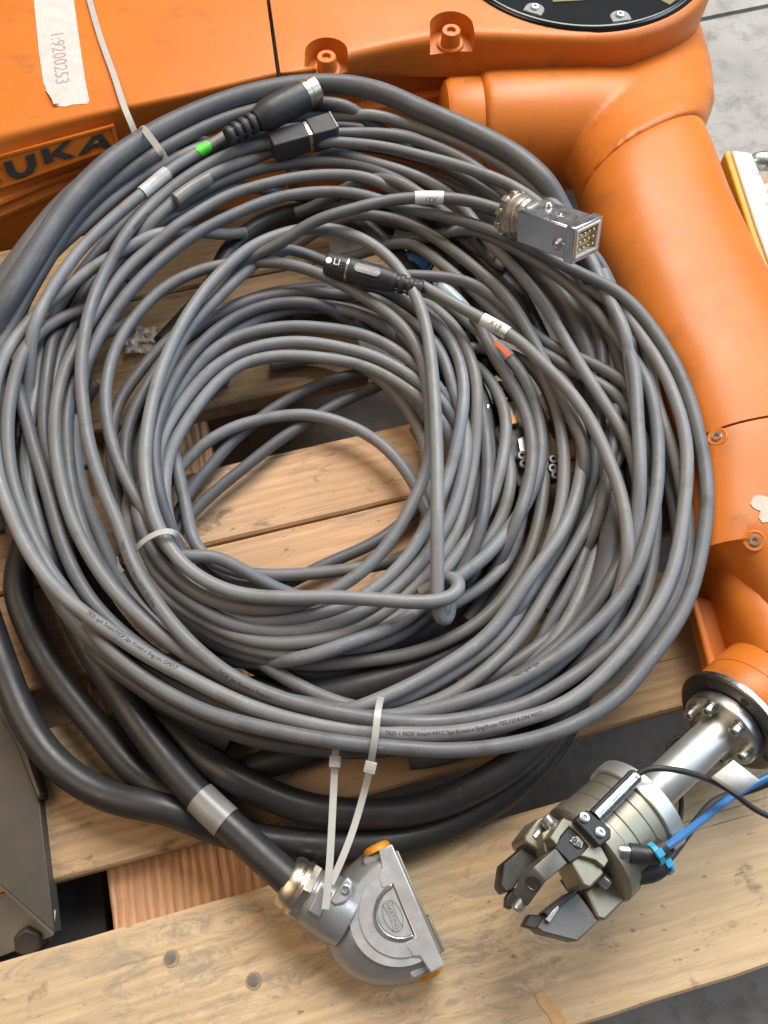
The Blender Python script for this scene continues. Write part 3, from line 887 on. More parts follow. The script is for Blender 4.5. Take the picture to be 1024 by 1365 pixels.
obj('jaw_tip', gslab([(698, 1234), (706, 1219), (722, 1220), (730, 1214), (728, 1224), (720, 1238), (712, 1238)], 1, -8), M['jaw'], j3, bevel=.7)
obj('jaw_insert', gslab([(725, 1216), (757, 1191), (768, 1187), (770, 1191), (732, 1222)], 6, -6), M['jaw'], j3, bevel=.5)
obj('jaw_insert', gslab([(727, 1225), (744, 1206), (746, 1211), (733, 1231)], 6.4, 2), M['zinc'], j3, bevel=.4)
obj('slide', gslab([(757, 1170), (770, 1160), (800, 1200), (806, 1226), (798, 1226), (770, 1188)], -1, -18), M['plastic'], gr, bevel=.8)
obj('slide', gslab([(700, 1122), (728, 1140), (722, 1144), (698, 1130)], 4, -14), M['plastic'], gr, bevel=.8)
def radial(k):
    a = -R(20); z = gfr.Z*math.cos(a)+gfr.Y*math.sin(a)
    return Fr(FO, GX, z.cross(GX))
# sensor on top
sb = obj('sensor_bracket', gslab([(767, 1093), (783, 1079), (815, 1105), (815, 1117), (800, 1129)], 44, 30), M['plastic'], gr, bevel=1.0)
for u, v in ((779, 1090), (800, 1110)):
    x, y = gxy(u, v, 44)
    socket_screw(sb, gfr.p(x, y, 43.8), gfr.Z, 3.4, 1.5, M['zinc'], None, .42)
r0_ = gfr.p(*gxy(793, 1090, 40), 40); r1_ = gfr.p(*gxy(866, 1032, 40), 40)
r1_ = gfr.p(*gxy(849, 1033, 40), 40); rl = (r1_-r0_).length*1000
b = new()
lathe(b, r0_, r1_-r0_, [(0, 5.4)]+[(1+i*.95, 5.3 if i % 2 else 4.95) for i in range(int((rl-3)/.95))]+[(rl-1.5, 5.1), (rl, 4.2), (rl, 0)], 20)
obj('sensor_barrel', b, M['steel'], gr, ang=60)
SENS = r1_
# elbow fittings at the side
hoses = []
for (u, v, u2, v2, z, nm) in ((828, 1136, 872, 1140, .108, 'elbow_fitting'), (842, 1168, 872, 1163, .092, 'elbow_fitting')):
    a0, a1 = P(u, v, z), P(u2, v2, z)
    b = new()
    lathe(b, a0, (a1-a0), [(-2, 5.6), (0, 5.8), (4, 5.8), (4.5, 4.6), (9, 4.6)], 20)
    nut = obj('fitting_nut', b, M['steel'], gr, ang=40)
    b = new()
    tube(b, curve_path([a0+(a1-a0)*.25, a0+(a1-a0)*.6, a1, a1+P(u2+14, v2-(6 if nm and u == 830 else 12), z)-P(u2, v2, z)], 2, .003), .0062, 16)
    obj('elbow_fitting', b, M['plastic'], gr)

# ------------------------------------------------------------------ cables
RG, RF = .0056, .0116
def LV(L): return .0075+.0112*L
def parse(s, L):
    out = []
    for w_ in s.split():
        q = [float(x) for x in w_.split(',')]
        out.append((q[0], q[1], q[2] if len(q) > 2 else None))
    # fill levels in between given ones
    ks = [i for i, q in enumerate(out) if q[2] is not None]
    res = []
    for i, (u, v, l) in enumerate(out):
        if l is None:
            if not ks: l = L
            else:
                a = max([k for k in ks if k <= i], default=None); c = min([k for k in ks if k >= i], default=None)
                if a is None: l = out[c][2]
                elif c is None: l = out[a][2]
                else: l = out[a][2]+(out[c][2]-out[a][2])*(i-a)/(c-a)
        res.append(P(u, v, LV(l)))
    return res

CAB = {
 'rect': thing('signal_cable', 'grey cable of the outer coil that ends in the rectangular metal connector', 'cable', P(600, 280, 0), 'grey cables coiled on the pallet'),
 'din': thing('signal_cable', 'grey cable with a green dot ending in a round black plug', 'cable', P(250, 215, 0), 'grey cables coiled on the pallet'),
 'boxed': thing('signal_cable', 'grey cable with the flat black box plug under the round plug', 'cable', P(420, 180, 0), 'grey cables coiled on the pallet'),
 'plug': thing('signal_cable', 'grey cable with a slim ribbed black plug and a white sleeve', 'cable', P(520, 380, 0), 'grey cables coiled on the pallet'),
 'outer': thing('signal_cable', 'grey cable forming the widest loops of the big outer coil', 'cable', P(480, 980, 0), 'grey cables coiled on the pallet'),
 'inner': thing('signal_cable', 'pale grey cable of the small inner coil with a hooked bend at its lower right', 'cable', P(580, 640, 0), 'grey cables coiled on the pallet'),
 'strip': thing('signal_cable', 'grey cable marked with an orange red strip beside the inner coil', 'cable', P(690, 480, 0), 'grey cables coiled on the pallet'),
 'motor': thing('power_cable', 'thick black cable ending in the die cast grey connector hood at the bottom', 'cable', P(300, 1090, 0), 'thick black cables under the coil'),
 'fat': thing('power_cable', 'thick dark cable along the outer edge of the coil, pressed against the orange arm', 'cable', P(420, 110, 0), 'thick black cables under the coil'),
}
PATH = {}
def run_on(p, C, L=.095):
    """carries the end of a turn on round the coil, sinking under the turns above it"""
    q = p[-1].copy(); T = (p[-1]-p[-4]).normalized(); n = int(L/.004); out = []
    z0, z1 = q.z, max(.008, q.z-.042)
    for k in range(n):
        rad = V((q.x-C.x, q.y-C.y, 0)).normalized()
        tg = V((-rad.y, rad.x, 0))
        if tg.dot(T) < 0: tg = -tg
        T = (T.lerp(tg-rad*.12, .16)).normalized()
        q = q+T*.004
        t = (k+1)/n
        q.z = z0+(z1-z0)*t*t*(3-2*t)
        out.append(q.copy())
    return out
def S(key, L, pts, m='grey', r=RG, name='loop', it=14, tag_=None, n=12, keep=''):
    p = curve_path(parse(pts, L), it)
    C = P(412, 630, .05) if key in ('inner', 'strip') else P(460, 575, .05)
    if 'b' not in keep: p = smooth(p+run_on(p, C), 4)
    if 'a' not in keep: p = smooth((p[::-1]+run_on(p[::-1], C))[::-1], 4)
    LOOPS.append(dict(key=key, p=resample(p, .005), m=m, r=r, name=name, tag=tag_, n=n, pin=tag_ in ('x21', 'din', 'x19', 'motor', 'hook')))
LOOPS = []
from mathutils.kdtree import KDTree
def settle(iters=10):
    """lets the turns press against one another until they no longer run through each other"""
    import numpy as np
    P0 = [np.array([tuple(q) for q in l['p']]) for l in LOOPS]
    X = np.concatenate(P0); ids = np.concatenate([np.full(len(p), k) for k, p in enumerate(P0)])
    rr = np.array([l['r'] for l in LOOPS])[ids]; w = np.array([.25 if l['pin'] else 1. for l in LOOPS])[ids]
    X0 = X.copy(); starts = np.cumsum([0]+[len(p) for p in P0])
    rmax = rr.max()
    for it in range(iters):
        kd = KDTree(len(X))
        for k, q in enumerate(X): kd.insert(q, k)
        kd.balance()
        A, B_ = [], []
        for k in range(len(X)):
            for _c, q, _d in kd.find_range(X[k], rr[k]+rmax):
                if q > k and ids[q] != ids[k]: A.append(k); B_.append(q)
        A, B_ = np.array(A), np.array(B_)
        dv = X[A]-X[B_]; d = np.linalg.norm(dv, axis=1)+1e-9; pen = rr[A]+rr[B_]-d
        ok = pen > 0
        A, B_, dv, d, pen = A[ok], B_[ok], dv[ok], d[ok], pen[ok]
        u = dv/d[:, None]*np.array([.22, .22, 1.])
        low = np.abs(dv[:, 2]) < .002
        u[low, 2] += np.where(ids[A][low] > ids[B_][low], .35, -.35)
        mv = u*(pen*.5)[:, None]
        acc = np.zeros_like(X); cnt = np.zeros(len(X))
        np.add.at(acc, A, mv); np.add.at(acc, B_, -mv); np.add.at(cnt, A, 1); np.add.at(cnt, B_, 1)
        acc = acc/np.maximum(1, cnt)[:, None]*w[:, None]*1.15
        X = X+acc
        D = X-X0
        ln = np.linalg.norm(D, axis=1); D *= np.minimum(1, .0085/np.maximum(ln, 1e-9))[:, None]
        for k in range(len(P0)):
            q = D[starts[k]:starts[k+1]]
            for _ in range(7):
                if len(q) > 2: q[1:-1] = (q[:-2]+2*q[1:-1]+q[2:])/4
            D[starts[k]:starts[k+1]] = q
        X = X0+D
        X[:, 2] = np.maximum(X[:, 2], rr*.97)
    for k, l in enumerate(LOOPS):
        l['p'] = smooth([V(q) for q in X[starts[k]:starts[k+1]]], 2)
def build_loops():
    settle()
    for l in LOOPS:
        p = resample(catmull(l['p'], .0035), .0035)
        b = new(); tube(b, p, l['r'], l['n'])
        o = obj(l['name'], b, M[l['m']], CAB[l['key']], ang=180)
        if l['tag']: PATH[l['tag']] = (p, o, l['r'])

# --- thick cables, lowest
S('motor', 1.1, '-60,560,4 -45,700,3 -25,800,2.4 0,875,2 14,915 36,966 70,1014,1.4 117,1049,1.2 164,1066,1 205,1071,.8 240,1078,.6 275,1097,.5 312,1112,.4 371,1123 430,1128 500,1126 560,1113 620,1088 680,1050 722,1010 755,960 780,900', 'black', RF)
S('motor', .6, '268,1066,.3 300,1045 352,1018 410,1000 480,975', 'black', RF, keep='a')
S('motor', .7, '40,700,1.6 22,780 38,832 64,884 100,934 141,984 180,1034 215,1058,.4 250,1076,.2', 'black', RF, keep='b')
S('motor', 2.0, '60,680,2 78,760 100,820 129,876 160,922 187,965 219,1008 254,1051 289,1085 332,1124,2.4 374,1163,2.6 392,1178,2.6', 'black', RF, tag_='motor', keep='b')
S('motor', 1.3, '150,860 185,925 225,970 266,1007 312,1037 359,1060 405,1077 455,1084 512,1086 570,1079 622,1060 680,1026 725,985 770,920', 'black', RF)
S('fat', 0.3, '300,860 350,885 400,898 459,897 510,866 564,838 610,800 640,740', 'black', RF, keep='b')
S('fat', 0.9, '380,930 459,918 517,905 576,887 622,858 655,825 690,770 700,740', 'black', RF, keep='b')
S('fat', 1.0, '290,372 303,338 338,305 382,285 430,277 470,290 505,318 537,348 570,392 600,440 625,500', 'black', RF*.92)
S('fat', .4, '600,330 628,388 640,414 644,460 648,500', 'black', RF*.92, keep='b')
S('fat', 2.4, '560,280 588,302 632,333 664,361 690,395,1.6 712,440,.8 735,490,.2', 'black', RF, keep='b')
S('fat', 2.8, '660,310 690,332 715,355 743,380 766,410 790,470 805,540 812,620 818,690 815,735 803,785 776,842 735,895 690,940', 'grey_dark', RF*1.05)
S('fat', 8.3, '-45,540,5 -15,468,6 6,424,7 29,383,7.6 56,338,7.9 84,295,8.1 110,262,8.2 145,228,8.2 185,194,8.3 228,166 290,139 350,121 410,112 465,113 515,125,8 560,147 610,170 650,190,7.6 690,214 722,246,7 748,278,6.4 775,325,5.4 800,390,4', 'grey_dark', .0102, tag_='fat_top')
S('fat', 7.0, '-60,500,5 -28,430,6 8,372,6.6 38,330,7 72,287,7.2 105,254,7.2 145,222,7 200,190,7', 'grey_dark', .0102)
S('fat', 7.2, '-25,560,5 -8,480,6 20,420,6.6 52,362,7 92,302,7.2 135,256,7.4 185,220,7.6 235,190 290,162 345,146 400,138 450,142', 'grey_dark', RG*1.15)
S('fat', 1.8, '30,540 28,604 38,650 52,700 80,770 120,830 175,900 240,950 310,985', 'black', RF, keep='b')

# --- filling of the outer coil, deep inside
import itertools
base = [(60, 600), (72, 700), (115, 800), (200, 880), (330, 935), (480, 958), (620, 935), (735, 870), (820, 770), (850, 650), (835, 520), (780, 400), (690, 290), (560, 215), (420, 195), (290, 225), (180, 310), (95, 440)]
cx, cy = 450, 580
for k, (L, off, m) in enumerate([(1.6, 8, 'grey_dark'), (2.6, -14, 'grey_dark'), (3.0, 20, 'grey_dark'), (3.8, 2, 'grey_dark'), (4.4, 24, 'grey')]):  # dark sheath colour puts the deep shade of the gaps into these turns
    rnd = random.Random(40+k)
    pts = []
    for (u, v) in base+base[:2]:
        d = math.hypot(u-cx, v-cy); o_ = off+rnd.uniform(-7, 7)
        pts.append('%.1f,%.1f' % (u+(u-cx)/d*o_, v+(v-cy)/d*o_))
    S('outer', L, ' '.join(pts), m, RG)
base2 = [(176, 600), (188, 690), (240, 780), (330, 835), (430, 860), (530, 835), (605, 770), (640, 680), (645, 580), (610, 480), (540, 415), (450, 395), (350, 400), (265, 445), (205, 520)]
for k, (L, off, m) in enumerate([(1.0, 4, 'grey_dark'), (2.0, -8, 'grey_dark'), (2.8, 6, 'grey_dark')]):  # inner filler turns darkened too, shade between the turns put into colour
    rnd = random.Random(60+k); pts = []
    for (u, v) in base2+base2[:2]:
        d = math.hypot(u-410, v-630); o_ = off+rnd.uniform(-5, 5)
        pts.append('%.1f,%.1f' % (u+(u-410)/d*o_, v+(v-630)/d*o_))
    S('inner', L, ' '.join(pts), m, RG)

# --- small loops lying on the deck inside the coil
S('inner', 1.3, '205,690 214,655 236,625 266,595 309,570 360,557 412,553 464,566 507,590 537,621 554,648 572,690', 'grey', RG)
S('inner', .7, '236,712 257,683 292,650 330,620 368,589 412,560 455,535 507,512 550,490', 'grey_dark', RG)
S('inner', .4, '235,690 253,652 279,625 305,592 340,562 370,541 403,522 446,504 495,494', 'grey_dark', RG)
S('inner', 1.0, '478,488 502,504 532,530 558,569 570,606 572,660', 'grey', RG)
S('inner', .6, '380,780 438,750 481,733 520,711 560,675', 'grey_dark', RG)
S('inner', 1.6, '228,580 240,640 247,670 253,706 262,735,1.8 297,757 332,766 376,767 434,763 481,757 530,748 575,720', 'grey', RG)

# --- inner coil, from the hidden turns up to the pale hooked one
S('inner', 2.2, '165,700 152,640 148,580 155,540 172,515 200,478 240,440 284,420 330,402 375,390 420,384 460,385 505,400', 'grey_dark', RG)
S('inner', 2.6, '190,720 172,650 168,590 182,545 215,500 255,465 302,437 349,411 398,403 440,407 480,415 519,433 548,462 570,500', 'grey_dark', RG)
S('inner', 3.0, '175,690 185,740 215,790 259,820 317,851 364,860 411,857 449,850 476,835 517,814 546,791 572,768 598,728 612,700 626,640 632,603 636,556 636,517 624,478 605,440 580,415', 'grey', RG)
S('inner', 2.6, '200,770 229,806 267,836 320,862 376,874 428,871 458,865 482,858 517,835 545,812 580,780 618,730 645,689 665,634 675,587 673,544 653,505 626,480 600,465', 'grey', RG)
S('inner', 2.2, '230,820 300,862 360,880 434,884 500,879 532,876 576,864 620,844 658,814 684,782 700,753 716,706 725,650 727,603 722,560', 'grey', RG, tag_='print_inner')
S('inner', 1.6, '480,864 520,846 560,824 605,806 645,782 674,750 690,716 700,660', 'grey', RG)
S('inner', 2.0, '590,775 615,740 640,700 652,655 654,611 650,576 640,540', 'grey', RG)
S('inner', 2.4, '575,790 618,752 650,722 672,686 680,650', 'grey', RG)
S('inner', 3.4, '232,545,1.5 212,590,2.6 205,640,3.2 206,690,3.4 222,735 245,770 280,803 320,828 352,833 399,826 445,815 475,802 500,785 527,762 552,732 566,705 588,662 604,618 616,560 617,503 607,466 588,436 560,412 525,392 490,384', 'grey', RG, keep='a')
S('inner', 3.2, '190,700 200,752 225,785 259,811 310,836 364,843 405,841 449,832 480,822 510,802 540,777 566,745 598,700 615,650 624,595 616,545 606,528 600,500 586,465 562,440 537,421 504,400', 'grey', RG)
S('inner', 3.2, '216,660 218,620 228,594 252,557 275,525 299,500 325,482 366,474 402,474 440,478 484,485 528,506 571,537', 'grey', RG)
S('inner', 3.6, '206,650 206,610 215,574 236,541 266,506 296,481 330,465 372,456 405,455 440,460 499,475 534,493 572,518', 'grey', RG)
S('inner', 3.8, '200,620 205,575 222,538 250,500 284,466 318,447 360,437 400,434 440,438 484,445 528,466 568,498', 'grey', RG)
S('inner', 3.4, '250,492 290,455 330,432 369,415 410,408 450,412 490,424', 'grey', RG)
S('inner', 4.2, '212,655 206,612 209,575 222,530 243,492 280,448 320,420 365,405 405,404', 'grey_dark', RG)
S('inner', 4.0, '265,740 238,750 217,725 206,700 186,672 163,630 148,588 140,540 144,495 161,448 187,413 217,384 260,362 308,350,4.6 340,347 382,350,5 430,366 470,387 508,411 540,438 558,466,4.6 568,500 574,560 574,605 565,640 549,672 528,712 490,757,4.2 453,783 417,800 382,812 341,813 297,807 259,790 229,767 204,738 190,705', 'grey', RG)
S('inner', 5.6, '592,768,3.6 598,782,3.4 600,800,3.2 599,822,3.4 592,834,3.8 585,826,4.2 583,800,4.6 583,750,5.4 583,690,6 583,630 581,565 577,500 569,440 553,392 524,349 488,321 447,306 410,305 370,314 330,334 292,366 262,402 235,447 213,500 198,560 193,612 197,655 208,696 226,730 250,758 285,780 325,793 380,797 440,796 500,799 560,803,5.4 596,799,5.4 613,789,5.2 616,776,5 604,768,4.6 590,772,3.8 578,784,3.2 560,792,2.8', 'grey_light', RG*1.02, it=5, tag_='hook', keep='ab')

# --- strip cable
S('strip', 3.6, '560,385,3 598,408 638,437 663,462 690,488 706,520 719,564 721,611 708,656 684,699 653,738 612,770 576,800 530,835 480,856 430,872', 'grey', RG*1.05, tag_='strip', keep='a')
S('strip', 3.0, '640,440 657,474 684,513 703,552 712,600 706,650 690,690', 'grey', RG)
S('strip', 2.2, '610,463 640,463 668,466 690,475', 'grey', RG)

# --- outer coil, lower layers first
S('outer', 3.2, '777,590 774,653 757,697 733,747 703,793 664,852 620,885 576,911 532,934 470,945', 'grey', RG, tag_='m1')
S('outer', 3.6, '725,470 738,507 759,539 773,574 779,604 774,640 762,680 742,722 710,768 655,845 600,885 540,920 480,945', 'grey', RG)
S('outer', 3.0, '836,500 836,555 828,600 809,640 797,676 771,723 744,764 722,802 700,841 664,882 620,917 580,938 520,955', 'grey', RG)
S('outer', 2.4, '800,560 800,620 797,660 790,700 768,772 741,819 717,863 688,895 659,915 600,945', 'grey', RG)
S('outer', 2.6, '822,590 818,640 811,690 800,730 788,765 776,798 755,836 723,877 690,907 640,945 560,970', 'grey', RG)
S('outer', 3.4, '856,560 853,620 848,680 842,735 834,783 820,827 790,877 747,912 703,936 640,955 560,975', 'grey', RG, tag_='print_m6')
S('outer', 2.8, '770,360 773,405 794,451 800,490 800,560 790,640', 'grey_dark', RG)
S('outer', 3.2, '790,370 805,420 813,470 817,520 815,600 800,680', 'grey', RG)
S('outer', 3.0, '860,560 878,600 891,640 900,680 905,720', 'grey', RG)
S('outer', 4.6, '860,470 870,530 885,582 899,606 909,650 917,685 920,715 914,758 897,802 870,841 840,877 805,906 764,932 717,952 659,971 590,982 530,986', 'grey', RG, tag_='b_print')
S('plug', 3.6, '690,455 729,478 753,492 785,508 823,536 845,562 862,600', 'grey', RG)
S('plug', 4.0, '541,367 588,369 626,376 652,391 676,408 700,436 718,453 732,463 759,472 785,484 811,501 838,521 856,540', 'grey', RG)
S('outer', 4.2, '480,286 500,287 535,293 567,309 603,333 632,357 658,384 682,412 700,440 722,480 750,530 775,590', 'grey', RG)
S('outer', 3.4, '560,330 600,360 650,400 690,440 716,470 738,520 750,580 752,650 738,720 705,790', 'grey', RG)
S('outer', 5.0, '455,205 499,217 544,230 582,248 610,268 630,290 652,319 676,343 699,372 726,407 750,449 773,487 797,524 823,565 842,600,4.8 850,650,4.4', 'grey', RG)
S('boxed', 6.6, '445,178 500,177 545,183 588,198 625,216 665,245 700,285', 'grey', RG, keep='a')
S('outer', 7.0, '-5,520,5.5 -6,480 12,437,6.2 32,394 50,359,6.6 73,325 114,287,7 152,252,7.2 200,222 245,203,7 290,184,6.8 345,163 400,153 455,151,7 514,157 556,168 598,181 640,199 682,222 714,245 738,270,6.6 765,310,6.2 792,355,6 814,405,6 829,440,6 841,480,6 848,530 853,580 854,630,6 853,680,5.4 848,730,4.8 838,780,4.2', 'grey', RG)
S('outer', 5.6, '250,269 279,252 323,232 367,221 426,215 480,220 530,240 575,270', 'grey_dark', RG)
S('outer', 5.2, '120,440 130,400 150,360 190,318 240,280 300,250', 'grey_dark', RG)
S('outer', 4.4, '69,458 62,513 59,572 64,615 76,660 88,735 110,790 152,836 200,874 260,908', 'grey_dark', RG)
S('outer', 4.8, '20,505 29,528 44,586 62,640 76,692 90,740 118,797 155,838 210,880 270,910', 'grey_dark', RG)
S('outer', 4.2, '112,490,3.4 102,545,4 100,604 108,651 129,704 152,761 185,812 225,850 262,880', 'grey', RG, keep='a')
S('outer', 1.6, '300,845 332,874 357,887 390,911 434,932 478,945 540,950', 'grey', RG)
S('outer', 4.6, '100,480 97,513 91,557 91,601 97,651 108,700 130,750 165,795 210,840 255,875', 'grey', RG)
S('outer', 3.6, '60,770 97,829 132,862 176,895 234,931 300,960 360,973 420,985 480,992 546,995', 'grey', RG)
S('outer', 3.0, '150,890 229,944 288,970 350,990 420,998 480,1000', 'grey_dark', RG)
S('din', 5.8, '38,459,6.4 22,497,6.2 11,545 9,586 12,628 26,676 46,722 70,768,5.4 98,800,5 130,832,4.6', 'grey', RG)

# --- outer coil, top turns
S('outer', 5.6, '505,240,6.2 470,234 430,233 396,236 338,249 294,265 262,285 228,307 190,337 161,366 141,394 120,430 98,468 80,510 73,557 74,601 83,651 97,697 123,747 155,792 199,834 243,868 281,891 317,912 376,937 444,953 488,957,5.6 532,955 576,948 634,930 673,915 717,892 764,860 805,824 829,795 847,763 865,706,6 876,653 878,618 878,589 873,551 864,514 850,484,5 830,456 811,434 791,410 764,384 738,363 709,346 680,330 640,312', 'grey', RG, tag_='t1')
S('outer', 5.4, '560,262,6 540,250 508,240', 'grey', RG)
S('outer', 6.2, '205,314 164,333 132,350 97,377 56,409 20,448 0,490 -10,540 -8,590 0,642 18,692 41,740 70,781 108,815 152,845 199,876 249,902 288,922 346,947 405,963 459,972 517,977 590,979 649,970 700,957 732,950 776,925 805,898 849,850 881,800 897,764 908,711 914,659 917,610 912,563 900,522 884,484 862,452 838,418', 'grey', RG, tag_='p1')
S('rect', 7.2, '117,475,6 128,452 141,432 158,406 188,371 220,342 264,309 309,287 353,268 396,258 455,255 497,263 538,278 582,286 623,296 664,311 705,329 749,352 770,364 805,386 832,404 858,430 882,462 902,497 920,540 934,589 942,633 944,660 941,700 932,752 917,803 891,848 862,884 834,922 790,953 741,977 673,994 600,1001 546,997 459,989 400,980 340,968,6.4 270,948 200,910,5.6 150,870', 'grey', RG, tag_='c')
S('outer', 6.8, '790,345,5 797,356 808,376 817,410 829,440 840,478 846,516 849,563 852,604 853,640,6.6 850,690,5.8 843,740,5 825,800,4.4 800,850', 'grey', RG)
S('rect', 8.2, '352,336,5.4 376,324,6.2 408,300,7 440,287,7.6 484,275 510,268 543,264 573,263 605,264 640,271 676,283 700,290', 'grey', RG, tag_='x21', keep='b')
S('inner', 4.6, '215,520 225,490 243,452 262,425 284,404 322,364 352,337', 'grey', RG)
S('outer', 7.8, '872,700,5 870,740,5 864,783,5 850,818,5 823,855,5 785,887,5 741,917,5 700,940,5 664,949,5.1 605,961,5.3 546,964,5.7 493,960,6.1 449,952 399,940 346,922 303,900 264,869 229,832 199,790 173,747 164,712 144,669 129,628 117,587 111,543 108,499 112,460 117,430 129,389 147,352 170,314 193,286 223,257 258,233 294,213 338,199 396,190 455,190 514,196 550,205 588,214 632,228 676,247 712,266 740,292,7.2 775,330,6', 'grey', RG, tag_='v1')
S('din', 8.4, '50,424,7 64,394 85,362 108,331 141,299 176,269 202,248 226,227 258,208 289,190 312,176', 'grey', RG, tag_='din', keep='b')
S('plug', 6.4, '560,380,5.6 585,393 612,408 640,424 665,437 690,452 723,484 753,514 776,543 795,575 809,608 824,644 834,688 838,735,6 833,770,5.2 815,820,4.2', 'grey', RG, tag_='x19', keep='a')
S('boxed', 6.6, '372,194 350,203 310,219 275,236 240,260 205,290', 'grey', RG, keep='a')

build_loops()

# ------------------------------------------------------------------ printing on the sheaths
def printed(tg, frac, s, size=.0052, flip=False, side=0.0):
    p, o, r = PATH[tg]
    Ltot = sum((q-a).length for a, q in zip(p, p[1:]))
    b = new(); text_on_path(b, p, Ltot*frac, r, s, size, flip, side)
    obj('print', b, M['ink'], o)
def near(tg, u, v):
    p, o, r = PATH[tg]
    best, acc, fr_ = 1e9, 0, 0
    tot = sum((q-a).length for a, q in zip(p, p[1:]))
    for a, q in zip(p, p[1:]):
        d = (a-P(u, v, a.z)).length
        if d < best: best, fr_ = d, acc/tot
        acc += (q-a).length
    return fr_
printed('p1', near('p1', 175, 860), 'TKD spA Smart-NOF 2pt Kroat-x Eng-cm OM/17', .0042, side=.35)
printed('p1', near('p1', 620, 975), 'TKD 1 NOF Smart MYC 2pt Kroat-x Eng/0-cm 702,1214.ON M/17', .0042)
printed('v1', near('v1', 185, 770), 'TKD 1214.ON Smart-NOF 702 Eng', .0042, True, .45)
printed('v1', near('v1', 330, 915), 'NOF 2pt Kroat-x Eng-cm', .0042, True, .4)
printed('v1', near('v1', 540, 203), 'SPA Smart-NOF CY 25x0,5 mm 2pt Kroat', .0042, False, -.5)
printed('v1', near('v1', 190, 295), 'KROAT-X 2pt', .0042, False, -.5)
printed('print_m6', near('print_m6', 800, 855), 'TKD 7 x Kroat NOF 2pt', .0058, True)
printed('b_print', near('b_print', 902, 640), 'NOF-CY 2pt', .0042, False, .3)
printed('t1', near('t1', 700, 900), 'TKD spA 2pt', .0042, False, .6)

# ------------------------------------------------------------------ sleeves, plugs and connectors
def sleeve(tg, u, v, half_mm, m, name='label_sleeve', extra=.0007):
    p, o, r = PATH[tg]
    f = near(tg, u, v)
    tot = sum((q-a).length for a, q in zip(p, p[1:])); c = f*tot
    acc, pts = 0, []
    for a, q in zip(p, p[1:]):
        if c-half_mm*.001 <= acc <= c+half_mm*.001: pts.append(a)
        acc += (q-a).length
    pts = resample(pts, .002)
    b = new(); tube(b, pts, r+extra, 20)
    return obj(name, b, M[m], CAB_of(o), ang=50), pts, r+extra
def CAB_of(o):
    return o.parent
s_, pts_, r_ = sleeve('x21', 573, 263, 16, 'white')
b = new(); text_on_path(b, pts_, .016, r_, 'X21', .0075, True, -.35); obj('lettering', b, M['engraving'], s_)
s_, pts_, r_ = sleeve('x19', 659, 434, 17, 'white')
b = new(); text_on_path(b, pts_, .015, r_, 'X19', .0075, False, .25); obj('lettering', b, M['engraving'], s_)
b = new(); text_on_path(b, pts_, .021, r_, '-W19', .006, False, -.5); obj('lettering', b, M['engraving'], s_)
sleeve('din', 207, 244, 19, 'sleeve_white', extra=.0012)
sleeve('motor', 282, 1077, 17, 'sleeve', extra=.0009)
# orange red strip under a clear sleeve
p, o, r = PATH['strip']
s_, pts_, r_ = sleeve('strip', 664, 464, 19, 'clear', extra=.0008)
b = new()
q = [a+V((-.10, -.35, .93))*(r_+.0006) for a in pts_[1:-1]]
ribbon(b, q, .0040, .0012, V((-.10, -.35, .93))); obj('colour_strip', b, M['red'], s_)
# dull sleeve on the cable under the printed turn
b = new(); q = curve_path([P(234, 266, LV(7)), P(256, 250, LV(7)), P(280, 237, LV(7))], 1, .003); tube(b, q, RG*1.12, 18)
obj('label_sleeve', b, M['sleeve'], CAB['boxed'], ang=50)
# green dot
p, o, r = PATH['din']
b = new()
c = P(268, 196, LV(8.4)); T = (P(289, 186, 0)-P(250, 207, 0)).normalized()
N0 = (V((0, -.45, .9))); N0 = (N0-T*N0.dot(T)).normalized(); Y0 = N0.cross(T)
f_ = near('din', 270, 199); tot = sum((q-a).length for a, q in zip(p, p[1:])); acc = 0
for a, q in zip(p, p[1:]):
    if acc >= f_*tot: c = a; break
    acc += (q-a).length
rows = []
for i_ in range(11):
    x = -.0085+.017*i_/10; hw = math.sqrt(max(1e-8, .0085**2-x*x)); row = []
    for j_ in range(9):
        ph = (-hw+2*hw*j_/8)/r
        row.append(b.verts.new(c+T*x+(N0*math.cos(ph)+Y0*math.sin(ph))*(r+.0006)))
    rows.append(row)
for r0_, r1_ in zip(rows, rows[1:]):
    for j_ in range(8): b.faces.new((r0_[j_], r0_[j_+1], r1_[j_+1], r1_[j_]))
obj('green_dot', b, M['green'], CAB['din'])

def slotted_boot(parent, o, d, r0, r1, Lmm, mtl, nribs=4, ref=V((0, 0, 1))):
    """ribbed strain relief: alternating rings on a thinner core"""
    d = V(d).normalized()
    b = new()
    core = [(0, r0*.80), (Lmm, r1*.80)]
    lathe(b, o, d, core, 24)
    boot = obj('boot', b, mtl, parent, ang=40)
    pitch = Lmm/(nribs+.5)
    for i in range(nribs+1):
        s = i*pitch; t = s/Lmm; rr = r0+(r1-r0)*t; ln = pitch*.62
        b = new(); lathe(b, o, d, [(s, rr*.8), (s, rr-.3), (s+.4, rr), (s+ln-.4, rr+.2), (s+ln, rr-.1), (s+ln, rr*.8)], 24)
        obj('rib', b, mtl, boot, ang=40)
    a_, b_ = frame_dir(d, ref)
    for sg in (-1, 1):
        b = new()
        fr = Fr(o, d, a_.cross(d))
        box(b, Fr(V(o), d, d.cross(a_)), 0, Lmm, sg*r0*.93-1.0 if sg > 0 else -r0*.93-1.0, sg*r0*.93+1.0 if sg > 0 else -r0*.93+1.0, -1.6, 1.6)
        obj('spine', b, mtl, boot)
    return boot

